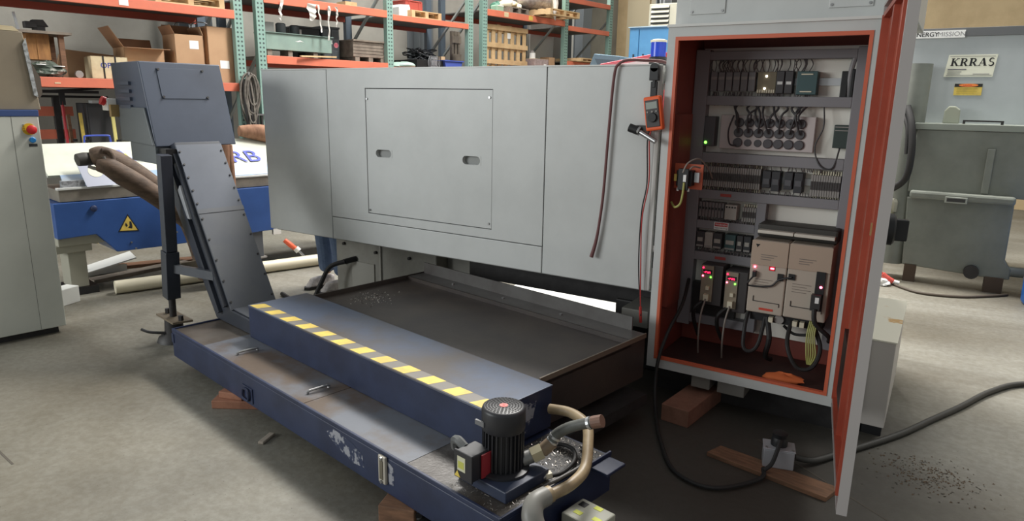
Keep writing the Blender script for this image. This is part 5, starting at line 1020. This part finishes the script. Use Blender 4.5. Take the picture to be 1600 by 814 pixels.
build('white_flash', MB().prism([(-.12,1.925),(.275,1.975),(.275,1.5),(-.12,1.5)], lambda u,v,t: (u,t,v), -.004, -.001), mat('pale_pink_flash', (240,214,214), .4), rd)
bx('stand', DARK, rd, -.35, .35, .1, .8, 0, 1.4)
gd = empty('grey_console', (-3.18, 7.0, 0), 0, 'small blue-grey console between the red cover and blue cabinet', 'console')
build('console', MB().prism([(-.26,1.98),(-.20,2.12),(.10,2.09),(.10,1.98)], lambda u,v,t: (u,t,v), 0, .3), mat('blue_grey_console', (112,140,156), .5), gd, bevel=.006); bx('pillar', DARK, gd, -.15, .05, .05, .25, 0, 1.98)
build('front_edge', MB().prism([(-.19,2.07),(.08,2.045),(.08,2.0),(-.15,2.0)], lambda u,v,t: (u,t,v), -.004, 0), mat('slate_panel', (84,104,118), .5), gd)
# ------------------------------------------------------------------ press brake at the right
PY = 7.35
pb = empty('press_brake', (.3, PY, 0), 0, 'large grey press brake with white name signs at the right', 'machine')
PB = mat('press_blue_grey', (174,180,182), .5, col2=(166,172,174), scale=2); PG = mat('press_green_grey', (128,132,124), .5, col2=(115,119,112), scale=3)
def px(x): return x-.3
bx('upper_body', PB, pb, px(-.50), px(2.4), .35, 1.0, 1.3, 2.318, .008)
# the ram face set back behind the table
bx('top_band', mat('charcoal_band', (96,98,100), .5), pb, px(-.50), px(2.4), .33, 1.0, 2.25, 2.325, .003)
sg = bx('name_sign', mat('sign_white', (234,234,232), .5), pb, px(-.46), px(-.005), .322, .33, 2.24, 2.305)
text('lettering', 'ENERGY', INK, sg, (px(-.418),.3212,2.254), (1,0,0), (0,0,1), .055, .018, 0, 1.0)
text('lettering', 'MISSION', mat('grey_ink', (120,120,122), .6), sg, (px(-.222),.3212,2.254), (1,0,0), (0,0,1), .055, -.004, 0, 1.06)
ks = build('paper_sign', MB().prism([(px(-.125),1.895),(px(.252),1.895),(px(.268),2.09),(px(-.105),2.09)], lambda u,v,t: (u,t,v), .345, .349), mat('sign_cream', (226,226,208), .6), pb)
bd = MB()
for q in ((-.108,.244,1.908,1.911),(-.095,.252,2.074,2.077)): bd.box(px(q[0]),px(q[1]),.3435,.3448,q[2],q[3])
build('border', bd, mat('grey_ink', (120,120,122), .6), ks)
def serif_word():
    mb = MB(); x = -.084; h = .066; z0 = 1.992; tk_ = .0155; tn = .0055
    def st(x0, z0_, x1, z1_, w_): mb.bar((px(x0)+.09*(z0_-1.99), .3436, z0_), (px(x1)+.09*(z1_-1.99), .3436, z1_), w_, .0006, (0,1,0))
    def sf(xc, z, w_=.028): st(xc-w_/2, z, xc+w_/2, z, .005)
    def arc(xc, zc, rx, rz, a0, a1, w0, w1, n=10):
        for k in range(n):
            a = a0+(a1-a0)*k/n; b = a0+(a1-a0)*(k+1.15)/n; st(xc+rx*math.cos(a), zc+rz*math.sin(a), xc+rx*math.cos(b), zc+rz*math.sin(b), w0+(w1-w0)*math.sin(PI*k/(n-1)))
    for ch_ in 'KRRAS':
        if ch_ == 'K':
            st(x+.012,z0,x+.012,z0+h,tk_); sf(x+.012,z0+.002); sf(x+.012,z0+h-.002); st(x+.016,z0+.03,x+.05,z0+h,tn); sf(x+.05,z0+h-.002,.024); st(x+.026,z0+.038,x+.052,z0,tk_*.9); sf(x+.054,z0+.002,.026); x += .072
        if ch_ == 'R':
            st(x+.012,z0,x+.012,z0+h,tk_); sf(x+.012,z0+.002); sf(x+.010,z0+h-.002,.024); st(x+.012,z0+h-.003,x+.03,z0+h-.003,tn); st(x+.012,z0+.031,x+.03,z0+.031,tn); arc(x+.028,z0+.0475,.016,.0165,PI/2,-PI/2,tn,tk_*.9); st(x+.03,z0+.03,x+.05,z0,tk_*.9); sf(x+.054,z0+.002,.018); x += .070
        if ch_ == 'A':
            st(x+.008,z0,x+.03,z0+h,tn); st(x+.03,z0+h,x+.054,z0,tk_); sf(x+.008,z0+.002,.022); sf(x+.054,z0+.002,.026); st(x+.016,z0+.022,x+.046,z0+.022,tn); x += .074
        if ch_ == 'S':
            arc(x+.022,z0+.049,.016,.0165,.5,PI*1.5,tn,tk_*.7); arc(x+.022,z0+.0165,.018,.0165,PI/2,-PI*.85,tn,tk_*.8)
    return mb
build('lettering', serif_word(), INK, ks)
build('print_line', MB().box(px(-.10),px(.045),.3435,.3448,1.955,1.965), mat('grey_ink', (120,120,122), .6), ks)
for k, (x0, x1, z) in enumerate(((-.10,.01,1.937),(-.102,.0,1.92),(.10,.225,1.917))): build('print_line', MB().box(px(x0),px(x1),.3435,.3448,z,z+.005), MATS['grey_ink'], ks)
yl = bx('danger_label', YEL, pb, px(-0.0250), px(0.1900), .345, .349, 1.730, 1.830); bx('danger_band', INK, yl, px(-0.0250), px(0.1900), .3435, .345, 1.805, 1.833)
build('danger_oval', MB().prism([(px(0.0825)+.075*math.cos(2*PI*k/24),1.820+.014*math.sin(2*PI*k/24)) for k in range(24)], lambda u,v,t: (u,t,v), .3425, .3435), mat('orange_oval', (236,130,60), .5), yl)
text('lettering', 'DANGER', RED, yl, (px(0.0400),.342,1.813), (1,0,0), (0,0,1), .017, .01)
for k in range(4): build('print_line', MB().box(px(-0.0050),px(0.1550-.02*(k%2)),.3435,.345,1.790-k*.014,1.793-k*.014), mat('olive_print', (170,150,60), .6), yl)
bx('table_apron', PG, pb, px(-.26), px(2.4), 0, .12, .85, 1.42, .006); bx('table_top', mat('press_top_grey', (136,142,134), .4), pb, px(-.28), px(2.4), -.03, .40, 1.42, 1.478, .006)
bx('stiffener', PG, pb, px(.30), px(.355), -.025, 0, .88, 1.27, .004)
bx('ledge', PG, pb, px(-.24), px(.56), -.10, .0, .80, .87, .02)
sl = bx('slot_frame', mat('pale_slot', (160,164,156), .4), pb, px(.04), px(.21), -.112, -.10, .785, .84, .004); bx('slot', SEAM, sl, px(.055), px(.195), -.114, -.112, .797, .828)
build('lower_frame', MB().prism([(px(-.26),.80),(px(.56),.80),(px(.565),.30),(px(.62),.22),(px(.62),.13),(px(.40),.13),(px(-.22),.16)], lambda u,v,t: (u,t,v), .0, .16), PG, pb, bevel=.01)
build('side_bulge', MB().cyl((px(-.33),.12,.15),(px(-.33),.12,2.0),.12,n=20), PG, pb, smooth=40)
bx('side_frame', PG, pb, px(1.5), px(2.2), .0, .5, .0, .9, .01)
build('roller', MB().lathe([(.06,0),(.06,.08)], (px(.33),-.06,.17), 18, 'y'), DARK, pb, smooth=40)
bx('foot', mat('rusty_foot', (84,70,58), .8), pb, px(.44), px(.58), -.02, .12, 0, .14)
bx('foot', MATS['rusty_foot'], pb, px(-.2), px(-.1), .0, .14, 0, .17)
build('pipe_stub', MB().lathe([(.045,0),(.045,.12)], (px(.60),.05,.20), 14, 'x'), PG, pb, smooth=40)
build('gauge_block', MB().prism([(px(-.075),1.478),(px(.055),1.478),(px(.05),1.60),(px(.01),1.63),(px(-.04),1.63),(px(-.07),1.59)], lambda u,v,t: (u,t,v), .06, .2), mat('pale_green_cap', (160,164,148), .5), pb, bevel=.01)
build('rail', MB().bar((px(.08),.02,1.505),(px(.38),.02,1.505),.03,.014).bar((px(.09),.02,1.478),(px(.09),.02,1.505),.02,.02).bar((px(.37),.02,1.478),(px(.37),.02,1.505),.02,.02), DARK, pb)
build('hydraulic_hose', MB().tube([(px(-.36),-.05,1.62),(px(-.30),-.14,1.45),(px(-.27),-.18,1.2),(px(-.29),-.16,.98),(px(-.40),-.06,.86)],.03,10).tube([(px(-.38),-.05,1.55),(px(-.33),-.12,1.42),(px(-.31),-.15,1.2)],.018,8), RUBBER, pb, smooth=60)
build('red_hose', MB().tube([(px(-.45),.2,2.02),(px(-.42),.1,1.94),(px(-.42),.1,1.88),(px(-.46),.2,1.84)],.012), mat('faded_red_hose', (150,90,80), .5), pb)
build('drain_hose', MB().tube([(px(-.36),-.05,.72),(px(-.38),-.07,.60),(px(-.42),-.07,.45),(px(-.46),-.03,.2),(px(-.46),0,.02)],.026), mat('olive_hose', (130,128,104), .5), pb, smooth=60); build('drain_elbow', MB().tube([(px(-.42),.0,.70),(px(-.36),-.05,.75),(px(-.36),-.05,.66)],.034), mat('pale_valve', (156,154,138), .5), pb)
tag(build('brown_cable', MB().tube([(-.28,7.15,.012),(-.2,7.02,.012),(-.02,6.88,.012),(.27,6.95,.012),(.50,7.15,.012),(.62,7.28,.012)],.013,8), mat('brown_cord', (86,76,66), .6), smooth=60), 'brown cord curving over the floor in front of the press brake', 'cord')
rp = empty('red_plug', (-.30, 7.1, 0), .4, 'red and white plug lying on the floor by the press brake', 'plug')
build('body', MB().tube([(-.06,0,.10),(-.02,-.01,.06),(.03,-.02,.035)],[.022,.03,.026],10), mat('coral_red', (206,86,76), .5), rp, smooth=60); build('tip', MB().cyl((.03,-.02,.035),(.08,-.03,.025),.02), PAPER, rp); build('paper_wrap', MB().lump((-.06,-.05,.03),.06,.05,.03,3,.3), PAPER, rp); build('lead', MB().tube([(-.06,0,.10),(-.10,.02,.18),(-.12,.05,.3)],.008), mat('coral_red', (206,86,76), .5), rp)
bd_ = empty('blue_barrel', (.98, 7.1, 0), 0, 'bright blue plastic barrel at the right edge beside the press brake', 'barrel')
build('drum', MB().lathe([(.26,0),(.28,.03),(.285,.35),(.29,.37),(.285,.39),(.28,.66),(.25,.70)], n=32), mat('barrel_blue', (40,110,200), .4), bd_, smooth=40); build('lid', MB().lathe([(.2,.70),(.2,.715)]), mat('barrel_blue', (40,110,200), .4), bd_)
# dirt swept on the right-hand floor
dm = MB(); rnd = random.Random(17)
for k in range(380):
    x = .13+rnd.gauss(0,.10); y = 3.34+rnd.gauss(0,.09); r_ = rnd.uniform(.005,.016); a = rnd.uniform(0,6.3)
    dm.add([(x,y,.0008),(x+r_*math.cos(a),y+r_*math.sin(a),.0008),(x+r_*math.cos(a+.7)*.8,y+r_*math.sin(a+.7)*.8,.004)],[(0,1,2)])
tag(build('floor_dirt', dm, mat('brown_crumbs', (84,68,52), .9)), 'scatter of brown dirt crumbs on the concrete at the right', 'dirt', kind='stuff')
